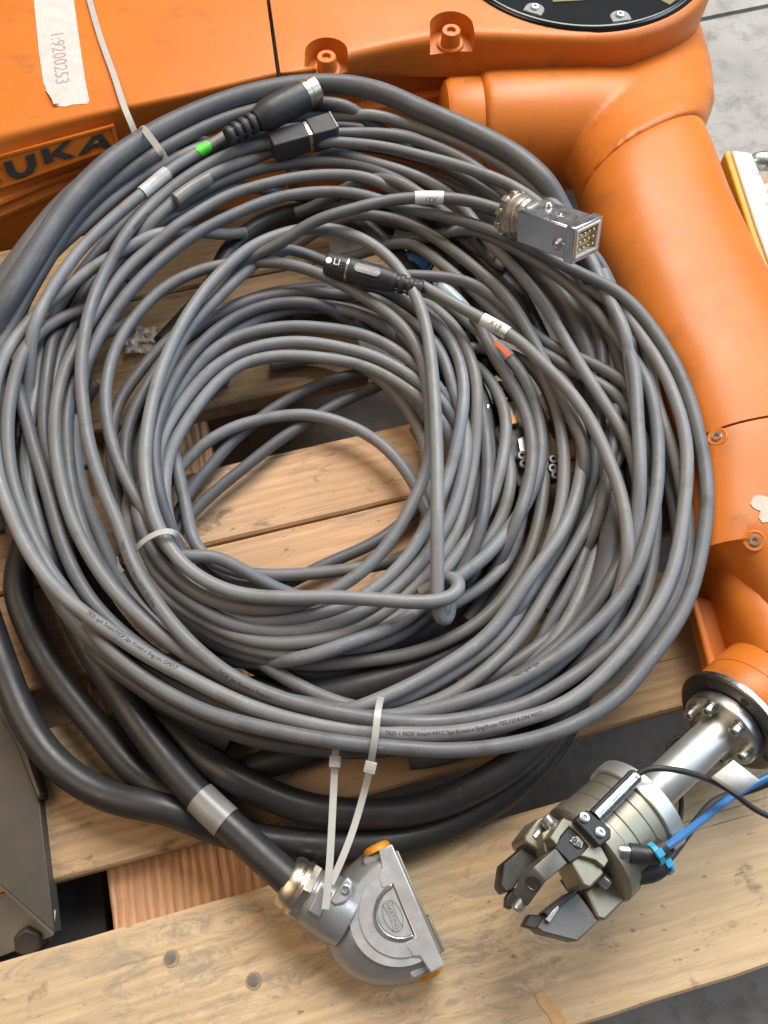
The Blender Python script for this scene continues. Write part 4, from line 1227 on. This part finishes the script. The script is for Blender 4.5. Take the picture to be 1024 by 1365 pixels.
# round plug
A, B = P(303, 182, LV(8.9)), P(421, 119, LV(9.0))
d = (B-A).normalized(); Ltot = (B-A).length*1000
k = Ltot/134.0                                   # mm per photo pixel along the plug
slotted_boot(CAB['din'], A, d, 8.6, 11.0, 48*k, M['plastic'], 4)
b = new()
lathe(b, A, d, [(44*k, 0), (44*k, 10.6), (48*k, 12.2), (56*k, 14.2), (66*k, 15), (113*k, 15), (115*k, 14.4), (115*k, 10)], 40)
body = obj('plug_body', b, M['plastic'], CAB['din'], ang=40)
b = new()
lathe(b, A, d, [(113*k, 0), (113*k, 13.3), (121*k, 13.3), (121.3*k, 12.9), (122.5*k, 12.9), (123*k, 13.3), (134*k, 13.3), (134.5*k, 12.8), (134.5*k, 11.4), (119*k, 11.2), (119*k, 0)], 40)
obj('plug_sleeve', b, M['nickel'], CAB['din'], ang=40)
b = new()
for i in range(7):
    a = 2*PI*i/7
    a_, b_ = frame_dir(d)
    lathe(b, A+(a_*math.cos(a)+b_*math.sin(a))*.0066, d, [(118*k, 0), (118*k, 1.1), (131*k, 1.1), (132*k, .6), (132*k, 0)], 8)
pins = obj('pins', b, M['gold'], body)

# flat box plug below it
A, B = P(362, 197, LV(7.2)), P(446, 172, LV(7.2))
fr = Fr(A, B-A)
Lm = (B-A).length*1000
b = new(); box(b, fr, 0, Lm*.56, -11, 11, -10, 11); obj('plug_body', b, M['plastic'], CAB['boxed'], bevel=1.5)
b = new(); box(b, fr, Lm*.55, Lm*.62, -10.4, 10.4, -9.5, 10.6); obj('metal_band', b, M['nickel'], CAB['boxed'], bevel=.6)
b = new(); box(b, fr, Lm*.61, Lm, -13, 12, -11, 12); bb = obj('plug_head', b, M['plastic'], CAB['boxed'], bevel=1.5)
b = new(); box(b, fr, Lm*.98, Lm+.6, -12.4, 11.4, -9, 12.6); obj('rim', b, M['dark_steel'], bb, bevel=.3)

# slim ribbed plug
A, B = P(563, 386, LV(5.8)), P(434, 351, LV(6.6))
d = (B-A).normalized(); Lm = (B-A).length*1000; k = Lm/134.0
slotted_boot(CAB['plug'], A, d, 8.2, 9.6, 42*k, M['plastic'], 3)
b = new()
prof = [(40*k, 0), (40*k, 9.2), (46*k, 10.4), (58*k, 11.2), (96*k, 11.6)]
lathe(b, A, d, prof+[(102*k, 11.0), (102*k, 0)], 40)
pb = obj('plug_body', b, M['plastic'], CAB['plug'], ang=40)
b = new()
lathe(b, A, d, [(101.5*k, 0), (101.5*k, 11.0), (104.5*k, 11.0), (104.5*k, 0)], 40)
obj('metal_ring', b, M['nickel'], CAB['plug'], ang=40)
b = new()
lathe(b, A, d, [(104.5*k, 0), (104.5*k, 11.2), (130*k, 11.2), (133*k, 10.2), (134*k, 9), (134*k, 0)], 40)
pc = obj('plug_cap', b, M['plastic'], CAB['plug'], ang=40)
b = new()
a_, b_ = frame_dir(d)
for i in range(26):
    a = 2*PI*i/26
    rr = a_*math.cos(a)+b_*math.sin(a)
    if rr.z > .62 and -0.55 < a-0 < .55: continue
    f2 = Fr(A+rr*.0112, d, rr.cross(d))
    for s0, s1 in ((60, 94), (107, 129)): box(b, f2, s0*k, s1*k, -.5, .5, -.4, .45)
obj('grip_ribs', b, M['plastic'], pb, bevel=.2)
mid = (A+d*(76*k)*.001)
N1 = (V((0, -.33, .94))); N1 = (N1-d*N1.dot(d)).normalized()
fz = Fr(mid+N1*.0114, d, N1.cross(d))
b = new()
pts = [(18*k-4+4*math.sin(PI*i/10), -4*math.cos(PI*i/10)) for i in range(11)]+[(-18*k+4-4*math.sin(PI*i/10), 4*math.cos(PI*i/10)) for i in range(11)]
prism(b, fz, pts, -1, .5); nb = obj('name_badge', b, M['diecast'], pb, bevel=.3)
b = new(); text_flat(b, fz, 'INTERCON', 4.3, rot=PI, z=.75, dx=-.5); obj('lettering', b, M['print_white'], nb)
fz = Fr(A+d*(118*k)*.001+N1*.0112, d, N1.cross(d))
b = new(); text_flat(b, fz, 'LI', 9, rot=PI, z=.6, dx=-.5, bold=.02); obj('lettering', b, M['print_white'], pc)
b = new(); lathe(b, fz.p(7.2, .6, -.2), fz.Z, [(0, 3), (.7, 3), (.7, 0)], 20); obj('white_dot', b, M['print_white'], pc)

# rectangular metal connector
A, B = P(678, 284, LV(8.3)), P(783, 320, LV(8.9)+.024)
d = (B-A).normalized(); Lm = (B-A).length*1000; k = Lm/114.0
rc = CAB['rect']
b = new()
lathe(b, A, d, [(0, 7), (0, 16), (1.5, 19), (3, 20), (13*k, 20.6), (14*k, 19.8), (22*k, 19.8), (23*k, 18)], 48)
gn = obj('gland_nut', b, M['nickel'], rc, ang=40)
for i_ in range(10):
    a__, b__ = frame_dir(d); w_ = 2*PI*i_/10+.3; rr = a__*math.cos(w_)+b__*math.sin(w_)
    b = new(); box(b, Fr(A+rr*.0196, d, rr.cross(d)), 1.5*k, 9*k, -3.2, 3.2, -1, 1.9); obj('lug', b, M['nickel'], gn, bevel=.6)
b = new(); lathe(b, A, d, [(20*k, 7), (22*k, 18.4), (27*k, 18.4), (29*k, 16.4), (31*k, 16.4), (32*k, 17.6), (36*k, 17.6), (38*k, 12)], 48); obj('gland_collar', b, M['nickel'], rc, ang=40)
upc = V((.1, .22, .97))
Yc = upc.cross(d).normalized()
fr = Fr(A, d, Yc)
b = new(); box(b, fr, 32*k, 104*k, -17.5, 17.5, -15, 15); cbody = obj('connector_body', b, M['chrome'], rc, bevel=1.6)
b = new(); box(b, fr, 102*k, 114*k, -19, 19, -16.4, 16.4); fb = obj('connector_frame', b, M['chrome'], rc)
cb = new(); box(cb, fr, 105*k, 130*k, -16.6, 16.6, -14.2, 14.2); cut(fb, [cb])
m_ = fb.modifiers.new('bevel', 'BEVEL'); m_.width = .0009; m_.segments = 2; m_.limit_method = 'ANGLE'
b = new(); box(b, fr, 104*k, 113.4*k+1.2, -16.2, 16.2, -13.8, 13.8); ins = obj('insert', b, mat('ivory_insert', (.74, .71, .62), .4, 0, (.68, .65, .56), 60), rc)
cb = new(); box(cb, fr, 108*k, 130*k, -13, 13, -10.6, 10.6); cut(ins, [cb])
m_ = ins.modifiers.new('bevel', 'BEVEL'); m_.width = .0012; m_.segments = 2; m_.limit_method = 'ANGLE'
b = new()
for iy in range(4):
    for iz in range(3):
        lathe(b, fr.p(106*k, -9+iy*6, -6.5+iz*6.5), d, [(0, 0), (0, 1.5), (7*k, 1.5), (7.6*k, .9), (7.6*k, 0)], 10)
obj('contact_pins', b, M['gold'], ins)
for (x, y, z, ax_, r) in ((92*k, -17.4, -3, -fr.Y, 5.5), (52*k, 5, 14.9, fr.Z, 4.6)):
    o = fr.p(x, y, z)
    b = new(); lathe(b, o, ax_, [(-1, r), (1.2, r), (3, r*.7), (4.2, r*.55), (4.6, r*.3), (4.6, 0)], 20)
    obj('locking_stud', b, M['zinc'], cbody, ang=40)
b = new(); text_flat(b, fr.at(76*k, -2, 15), 'T.', 11, rot=R(-150), z=.2); obj('lettering', b, M['print_white'], cbody)
b = new(); box(b, fr, 86*k, 103*k, -18.6, -17, -6, 0); obj('stud_rail', b, M['zinc'], cbody, bevel=.6)

# ------------------------------------------------------------------ die cast hood on the thick cable
mc = CAB['motor']
HO = P(537, 1214, .042); HO.z = 0
e1 = (P(590, 1288, 0)-P(521, 1128, 0)).normalized()
hf = Fr(HO, e1)                                   # x along the flat side, y into the dome
if hf.Y.x > 0: hf = Fr(HO, e1, -hf.Y)
up = V((0, 0, 1)); hf.Z = up; hf.Y = V((0, 0, 1)).cross(hf.X) if V((0, 0, 1)).cross(hf.X).x < 0 else hf.X.cross(V((0, 0, 1)))
def dome_outline(a, bdep, y0=0, n=26):
    return [(a*math.cos(PI*k/n), y0+bdep*math.sin(PI*k/n)) for k in range(n+1)]
hf.k = .00092
layers = [(1, 45, 57), (6, 48.5, 64), (14, 50.5, 67), (22, 50.5, 66.5), (30, 48, 62), (36, 44.5, 55), (41, 40, 47), (43.5, 37, 42)]
b = new()
loft(b, [[hf.p(x, y, z) for x, y in dome_outline(a, bd, -2)] for z, a, bd in layers])
hood = obj('hood', b, M['diecast'], mc, ang=45)
hs = HO
b = new()
def halfring(b, a0, b0, a1, b1, z0, z1, t0=0, t1=PI, n=30, y0=0):
    o_ = [(a1*math.cos(t0+(t1-t0)*k/n), y0+b1*math.sin(t0+(t1-t0)*k/n)) for k in range(n+1)]
    i_ = [(a0*math.cos(t0+(t1-t0)*k/n), y0+b0*math.sin(t0+(t1-t0)*k/n)) for k in range(n+1)]
    prism(b, hf, o_+i_[::-1], z0, z1)
halfring(b, 0.01, 0.01, 36.5, 41.5, 43, 45); obj('top_plate', b, M['diecast_light'], hood, bevel=.8)
b = new(); halfring(b, 19, 21.5, 31.5, 34, 44.5, 46.2); obj('raised_half_ring', b, M['diecast_light'], hood, bevel=.7)
b = new(); halfring(b, 17.5, 20, 20.5, 23.5, 45, 47.2); obj('ridge', b, M['chrome'], hood, bevel=.5)
b = new(); halfring(b, .01, .01, 17, 19, 44.5, 46); badge = obj('badge', b, M['diecast_light'], hood, bevel=.5)
bf = Fr(hf.p(0, 8.5, 46), hf.X, -hf.Y)
def oval(b, rx, ry, w_, cx_=0, cy_=0, z0=-.3, z1=.35, t0=0, t1=2*PI, n=40):
    o_ = [(cx_+rx*math.cos(t0+(t1-t0)*k/n), cy_+ry*math.sin(t0+(t1-t0)*k/n)) for k in range(n+1)]
    i_ = [(cx_+(rx-w_)*math.cos(t0+(t1-t0)*k/n), cy_+(ry-w_)*math.sin(t0+(t1-t0)*k/n)) for k in range(n+1)]
    for (p0, p1, q0, q1) in zip(o_, o_[1:], i_, i_[1:]):
        f = [b.verts.new(bf.p(x, y, z1)) for x, y in (p0, p1, q1, q0)]
        b.faces.new(f)
b = new()
oval(b, 10.5, 6.6, .55)
for sg in (-1, 1):
    oval(b, 16, 7.5, .5, 0, sg*-9.6, t0=sg*R(54), t1=sg*R(126))
obj('emblem', b, M['engraving'], badge)
b = new(); text_flat(b, bf, 'HARTING', 4.2, z=.35, bold=.01); obj('lettering', b, M['engraving'], badge)
b = new(); box(b, hf, -46, 46, -11, 0, 3, 41); obj('flat_side', b, M['diecast'], hood, bevel=1.5)
b = new()
prism(b, hf, [(-46, -12.5), (46, -12.5), (46, -1), (33, 1.5), (31, 6.5), (20, 8), (19.6, -1), (-19.6, -1), (-20, 8), (-31, 6.5), (-33, 1.5), (-46, -1)], 40.5, 46.8)
bar = obj('clamp_bar', b, M['diecast_light'], hood, bevel=.9)
b = new(); box(b, hf, -40, 38, -15, -12, 12, 43); obj('clamp_plate', b, M['gold_alu'], bar, bevel=.8)
b = new(); box(b, hf, 12, 38, -17.4, -14.8, 14, 42); obj('clamp_tab', b, M['gold_alu'], bar, bevel=.8)
for sx in (-1, 1):
    b = new()
    lathe(b, hf.p(sx*46, 0 if sx < 0 else 0, 30 if sx < 0 else 20), hf.X*sx, [(0, 10.5), (2, 10.5), (4, 9.5), (5.2, 7), (5.6, 0)], 32, sc2=1.2)
    obj('amber_cap', b, M['orange_cap'], hood, ang=50)
    b = new(); box(b, hf, min(sx*38, sx*46.5), max(sx*38, sx*46.5), -11, 14, 20, 40); obj('cap_seat', b, M['diecast'], hood, bevel=2.5)
# gland and neck
A, B = P(381, 1172, .030), P(470, 1228, .0245)
d = (B-A).normalized(); k = (B-A).length*1000/104.0
b = new(); lathe(b, A, d, [(0, 12), (0, 16.5), (2.5, 18.6), (14*k, 19.2), (16*k, 18), (17*k, 18), (19*k, 19.6), (26*k, 19.8)], 40); obj('gland_cap', b, M['nickel'], mc, ang=40)
b = new(); lathe(b, A, d, [(24*k, 16), (24*k, 20.6), (25*k, 21.4), (36*k, 21.4), (37*k, 20.6), (37*k, 14)], 6, ref=V((.2, 0, 1))); obj('gland_hexagon', b, M['nickel'], mc, bevel=1.2)
b = new(); lathe(b, A, d, [(36*k, 16), (36*k, 18.6), (40*k, 18.6), (41*k, 20.5), (60*k, 21.2), (80*k, 21.6), (98*k, 20.4), (104*k, 12)], 40); obj('neck', b, M['diecast'], mc, ang=40)
b = new(); fr = Fr(A+d*.046*k/.54*.54, d)
box(b, Fr(A, d), 44*k, 62*k, -8, 10, 16, 22.2); obj('neck_flat', b, M['diecast'], hood, bevel=1)
o = P(459, 1188, .047)
b = new(); pxprism(b, [(440, 1201), (450, 1184), (463, 1168), (470, 1176), (468, 1192), (462, 1203), (446, 1208)], .049, .02); lock = obj('latch_block', b, M['diecast_light'], hood, bevel=1.5)
b = new(); lathe(b, P(461, 1186, .049), (0, 0, 1), [(0, 3.2), (1.2, 3.2), (1.4, 2.6), (.5, 1.8), (.5, 0)], 18); obj('latch_screw', b, M['zinc'], lock)

# ------------------------------------------------------------------ cable ties
G = 'nylon cable ties on the coils'
def tie(label, pts, wd, head=None, m='nylon', ups=None, it=4):
    q = [P(u, v, z) for u, v, z in pts]
    t = thing('cable_tie', label, 'cable tie', q[0], G)
    b = new(); ribbon(b, curve_path(q, it, .003), wd, .0013, ups); obj('strap', b, M[m], t)
    if head:
        (u, v, z), (u2, v2, z2) = head
        c = P(u, v, z); fr = Fr(c, P(u2, v2, z2)-c)
        b = new(); box(b, fr, -4.2, 4.2, -4.2, 4.2, -1, 4.4); hd = obj('head', b, M[m], t, bevel=.8)
        b = new(); box(b, fr, -2.2, 2.2, -2.8, 2.8, 4.2, 4.7); obj('pawl', b, M[m], hd, bevel=.3)
    return t
t = tie('long nylon tie whose free tail runs up over the orange arm', [(112, -30, .0875), (120, 2, .0875), (134, 50, .0875), (152, 100, .0885), (165, 140, .0890), (174, 162, .0860), (184, 186, .074)], .0062, ups=V((0, -.3, 1)))
b = new(); ribbon(b, curve_path([P(183, 178, .098), P(190, 171, .110), P(196, 177, .1165), (P(206, 190, .117)), P(217, 206, .112), P(222, 213, .100)], 3, .002), .0064, .0014, V((-.4, -.3, 1))); obj('loop_band', b, M['nylon'], t)
tie('nylon tie looped round the left side of the inner coil', [(166, 748, .052), (174, 741, .063), (186, 726, .074), (204, 713, .081), (224, 707, .082), (236, 711, .077), (243, 722, .066)], .0046, ups=V((-.2, -.1, 1)))
tie('short nylon tie end poking out between the left turns', [(154, 744, .045), (157, 755, .056), (163, 763, .054)], .004)
tie('nylon tie over the bottom of the outer coil with a bent tail', [(508, 930, .070), (505, 942, .0885), (503, 956, .0920), (500, 985, .0900), (496, 1008, .082), (492, 1030, .066), (484, 1062, .060), (471, 1106, .058), (455, 1148, .060), (441, 1178, .061)], .0049, ((494, 1022, .074), (491, 1034, .072)))
tie('straight nylon tie tail hanging down over the connector hood', [(448, 990, .060), (447, 1006, .066), (445, 1050, .062), (442, 1110, .061), (439, 1160, .062), (434, 1212, .060)], .0051, ((447, 1016, .066), (446, 1030, .066)))

# ------------------------------------------------------------------ hoses, sensor lead and flag
t = tag(obj('air_hose', (lambda b: (tube(b, curve_path([P(874, 1139, .108), P(905, 1117, .098), P(945, 1086, .078), P(985, 1056, .060), P(1024, 1036, .060), P(1070, 1010, .06)], 4), .0027, 14), b)[1])(new()), M['blue'], at=P(945, 1086, .06), ang=180), 'blue air hose running from the gripper fitting to the right', 'hose')
b = new(); tube(b, curve_path([P(872, 1163, .092), P(893, 1143, .086), P(913, 1116, .078), P(933, 1090, .070), P(956, 1066, .060), P(990, 1056, .053), P(1024, 1044, .052), P(1070, 1020, .052)], 4), .0029, 14)
hs_ = tag(obj('air_hose', b, M['plastic'], at=P(915, 1118, .055), ang=180), 'black scuffed air hose twisted round the blue one', 'hose')
for (u, v, z, dx) in ((874, 1138, .1085, 4), (886, 1151, .089, 4)):
    tt = thing('hose_tie', 'cyan tie closed round the hoses %s' % ('at the upper fitting' if v < 1145 else 'at the lower fitting'), 'cable tie', P(u, v, z), 'cyan ties at the gripper fittings')
    c = P(u, v, z); T = (P(u+20, v-14, z)-c).normalized(); a_, b_ = frame_dir(T)
    b = new(); ribbon(b, [c+(a_*math.cos(2*PI*k/24)+b_*math.sin(2*PI*k/24))*.0068 for k in range(25)], .0034, .0012, [(a_*math.cos(2*PI*k/24)+b_*math.sin(2*PI*k/24)) for k in range(25)])
    obj('band', b, M['blue_tie'], tt)
    b = new(); box(b, Fr(c+a_*.0072, T), -2.6, 2.6, -2.4, 2.4, -1, 3); obj('head', b, M['blue_tie'], tt, bevel=.5)
b = new()
tube(b, curve_path([SENS, SENS-GX*.006, P(866, 1024, .112), P(885, 1024, .112), P(915, 1029, .108), P(950, 1041, .095), P(975, 1055, .086), P(1000, 1075, .078), P(1024, 1088, .074), P(1060, 1100, .07)], 4), .0021, 10)
lead = thing('sensor_lead', 'thin black sensor lead with a white flag label', 'cable', P(950, 1041, .09))
obj('sheath', b, M['plastic'], lead, ang=180)
b = new()
tube(b, curve_path([P(920, 982, .02), P(895, 984, .018), P(889, 1004, .014), P(896, 1030, .012), P(908, 1056, .010), P(908, 1084, .008), P(903, 1108, .012), P(893, 1120, .020)], 4), .0021, 10)
tag(obj('sensor_lead', b, M['plastic'], at=P(905, 1050, .01), ang=180), 'thin black lead hanging in a loop behind the gripper shaft', 'cable')
b = new()
pts = [(948, 1036), (978, 1013), (1014, 1040), (983, 1060)]
rows = 6
g_ = []
for i in range(rows+1):
    t_ = i/rows
    u0, v0 = 948+(978-948)*t_, 1037+(1013-1037)*t_
    u1, v1 = 984+(1013-984)*t_, 1061+(1040-1061)*t_
    zz = .097+.004*math.sin(t_*2.6)
    g_.append([b.verts.new(P(u0, v0, zz+.004)), b.verts.new(P((u0+u1)/2, (v0+v1)/2, zz+.003)), b.verts.new(P(u1, v1, zz))])
for r0_, r1_ in zip(g_, g_[1:]):
    for c_ in range(2): b.faces.new((r0_[c_], r0_[c_+1], r1_[c_+1], r1_[c_]))
flag = obj('flag_label', b, M['white'], lead)
m_ = flag.modifiers.new('thick', 'SOLIDIFY'); m_.thickness = .0005
b = new(); fr = Fr(P(998, 1046, .0915), P(1010, 1037, .096)-P(985, 1056, .087), P(985, 1030, .096)-P(998, 1046, .0915))
text_flat(b, fr, '-B12', 3.2, z=.6); obj('lettering', b, M['ink_grey'], flag)

# ------------------------------------------------------------------ things round the edge
t = thing('teach_panel', 'cream panel box with a yellow edge standing behind the robot forearm', 'control box', P(1010, 260, GZ))
b = new(); pxprism(b, [(976, 200), (1002, 203), (1030, 270), (1075, 400), (1048, 412), (1008, 300)], -.01, GZ, .0); obj('panel', b, M['cream'], t, bevel=2)
b = new(); pxprism(b, [(966, 204), (969, 200), (975, 201), (1007, 300), (1047, 412), (1041, 416), (1001, 312)], -.0135, GZ, .0); obj('edge_strip', b, M['yellow'], t, bevel=2)
c = P(1004, 216, -.022)
b = new(); lathe(b, c, (1, .15, 0), [(-3, 6), (2, 10.5), (10, 11.5), (12, 11.5), (12.5, 9.5), (13, 11.5), (17, 11.5), (18, 9)], 32); kn = obj('knob', b, M['zinc'], t, ang=40)
b = new(); lathe(b, c+V((.018, .0027, 0)), (1, .15, 0), [(0, 8), (0, 12), (14, 12), (14, 0)], 32); obj('knob_cap', b, M['white'], kn, ang=40)
c = P(1018, 258, -.03)
b = new(); lathe(b, c, (1, .15, 0), [(-3, 6), (2, 10.5), (10, 11.5), (17, 11.5), (18, 9)], 32); obj('knob', b, M['cream'], t, ang=40)
for u, v in ((1009, 232), (1022, 272)):
    b = new(); fr = Fr(P(u, v, -.0098), P(u+10, v+2, -.0098)-P(u, v, -.0098)); box(b, fr, -3, 4, -.5, .5, -.5, .15); box(b, fr, -1, 6, 2.5, 3.3, -.5, .15); obj('mark', b, M['ink_grey'], t)

# steel bracket at the lower left
t = thing('steel_bracket', 'dull grey steel bracket with a hexagon bolt at the lower left corner', 'bracket', P(20, 1160, GZ))
b = new()
zt, zb = .012, -.05
top = [P(u, v, .010) for u, v in ((-60, 800), (-20, 905), (20, 985), (52, 1064), (72, 1243), (-60, 1128))]
bot = [V((p.x, p.y, -.006)) for p in top]
a = [b.verts.new(p) for p in top]; c_ = [b.verts.new(p) for p in bot]
b.faces.new(a); b.faces.new(c_[::-1])
for i in range(6): b.faces.new((a[i], c_[i], c_[(i+1) % 6], a[(i+1) % 6]))
obj('gusset', b, M['bracket'], t, bevel=1.0)
b = new()
q = [P(-60, 1128, .0085), P(71.5, 1243, .0085), P(72, 1247, -.012), P(-60, 1300, -.045)]
pn_ = (q[1]-q[0]).cross(q[2]-q[0]).normalized()

a = [b.verts.new(p) for p in q]; c_ = [b.verts.new(p+V((-.002, .014, -.004))) for p in q]
b.faces.new(a); b.faces.new(c_[::-1])
for i in range(4): b.faces.new((a[i], c_[i], c_[(i+1) % 4], a[(i+1) % 4]))
obj('front_plate', b, mat('pale_bracket_face', (.34, .335, .31), .45, .3, (.26, .25, .23), 18, .1, 200, .08), t, bevel=.6)  # front face in a paler tone than the gusset
b = new(); pxprism(b, [(-30, 850), (20, 945), (53, 1058), (51, 1066), (20, 990), (-30, 905)], .016, -.02); obj('web_plate', b, M['bracket'], t, bevel=1)
b = new(); box(b, Fr(P(0, 1262, -.055), Tn), -90, 84, -40, 60, -20, 0); obj('shade_plate', b, mat('black_shade', (.03, .031, .034), .55, 0, (.045, .045, .047), 40), t, bevel=1.5)  # black slab added in the recess in place of shade on the floor
b = new(); lathe(b, P(40, 1252, -.016), (.05, -.45, 1), [(-9, 15), (-4, 15), (-4, 11), (5, 11), (6.5, 10), (6.5, 0)], 6); obj('hexagon_bolt', b, M['bracket'], t, bevel=.8)

# pieces that lie on the deck inside the coil
t = thing('push_button', 'blue capped round button on a grey collar under the coil', 'button', P(556, 352, .02))
b = new(); lathe(b, P(556, 354, .012), (.1, -.35, 1), [(-10, 10), (0, 16.5), (12, 16.5), (14, 15), (14, 12.5), (11, 12), (11, 0)], 32); obj('collar', b, M['grey_dark'], t, ang=40)
b = new(); lathe(b, P(556, 353, .014), (.1, -.35, 1), [(9, 0), (9, 12), (13, 12), (14.5, 10), (14.5, 0)], 32); obj('cap', b, M['blue_cap'], t, ang=40)
t = thing('pale_tube', 'pale blue translucent tube end beside the slim plug', 'tube', P(605, 395, .03))
b = new(); tube(b, curve_path([P(586, 380, .045), P(600, 393, .045), P(618, 412, .042), P(640, 440, .038), P(652, 460, .034)], 2), .0074, 18); obj('tube_wall', b, mat('pale_blue_tube', (.34, .47, .55), .25, 0, (.40, .52, .58), 60), t, ang=180)
t = thing('terminal_connector', 'open connector with brass contacts and steel screws lying deep in the coil', 'connector', P(690, 560, .01))
b = new()
pxprism(b, [(622, 430), (652, 418), (668, 452), (636, 470)], .026, .002); obj('housing', b, M['plastic'], t, bevel=2)
b = new(); pxprism(b, [(655, 508), (690, 505), (706, 570), (712, 640), (690, 650), (676, 600)], 0.028, 0.013); fr_b = obj('carrier', b, M['plastic'], t, bevel=1.5)
for (u, v, uu, vv) in ((666, 522, 672, 513), (672, 535, 676, 527), (648, 545, 651, 537), (690, 520, 684, 512)):
    b = new(); c = P(u, v, .032); box(b, Fr(c, P(uu, vv, .032)-c), -4.5, 4.5, -2.2, 2.2, -8, 1.5); obj('contact', b, M['gold'], fr_b, bevel=.5)
b = new(); pxprism(b, [(672, 538), (692, 532), (700, 556), (680, 562)], 0.030, 0.016); obj('wafer', b, M['alu'], fr_b, bevel=.8)
b = new(); pxprism(b, [(678, 555), (688, 552), (690, 564), (680, 566)], 0.034, 0.018); obj('tab', b, M['orange_cap'], fr_b, bevel=.8)
b = new(); lathe(b, P(697, 560, .024), (.2, .2, 1), [(0, 11), (6, 11), (8, 9), (9, 0)], 24); obj('clear_dome', b, M['clear'], fr_b, ang=50)
for (u, v) in ((696, 607), (699, 618), (738, 612), (737, 624), (741, 633)):
    b = new(); c = P(u, v, .036); lathe(b, c, (.05, -.1, 1), [(-12, 4.6), (0, 4.6), (.8, 3.8), (.8, 2.0), (-2, 2.0), (-2, 0)], 18); obj('screw_terminal', b, M['dark_steel'], fr_b, ang=40)
b = new(); pxprism(b, [(690, 585), (700, 580), (706, 600), (694, 606)], 0.034, 0.016); obj('clip', b, M['zinc'], fr_b, bevel=.8)

# crumpled film
b = new()
rnd = random.Random(5)
n_ = 9
gv = [[b.verts.new(P(166+42*i/n_+rnd.uniform(-1.5, 1.5), 436+34*j/n_+rnd.uniform(-1.5, 1.5),   .003+rnd.uniform(0, .004)+.005*math.sin(i*1.3+j*.4)**2)) for i in range(n_+1)] for j in range(n_+1)]
for j in range(n_):
    for i in range(n_): b.faces.new((gv[j][i], gv[j][i+1], gv[j+1][i+1], gv[j+1][i]))
tag(obj('film_scrap', b, M['film'], at=P(186, 452, 0), ang=60), 'crumpled scrap of clear film on the planks at the left inside the coil', 'plastic film')
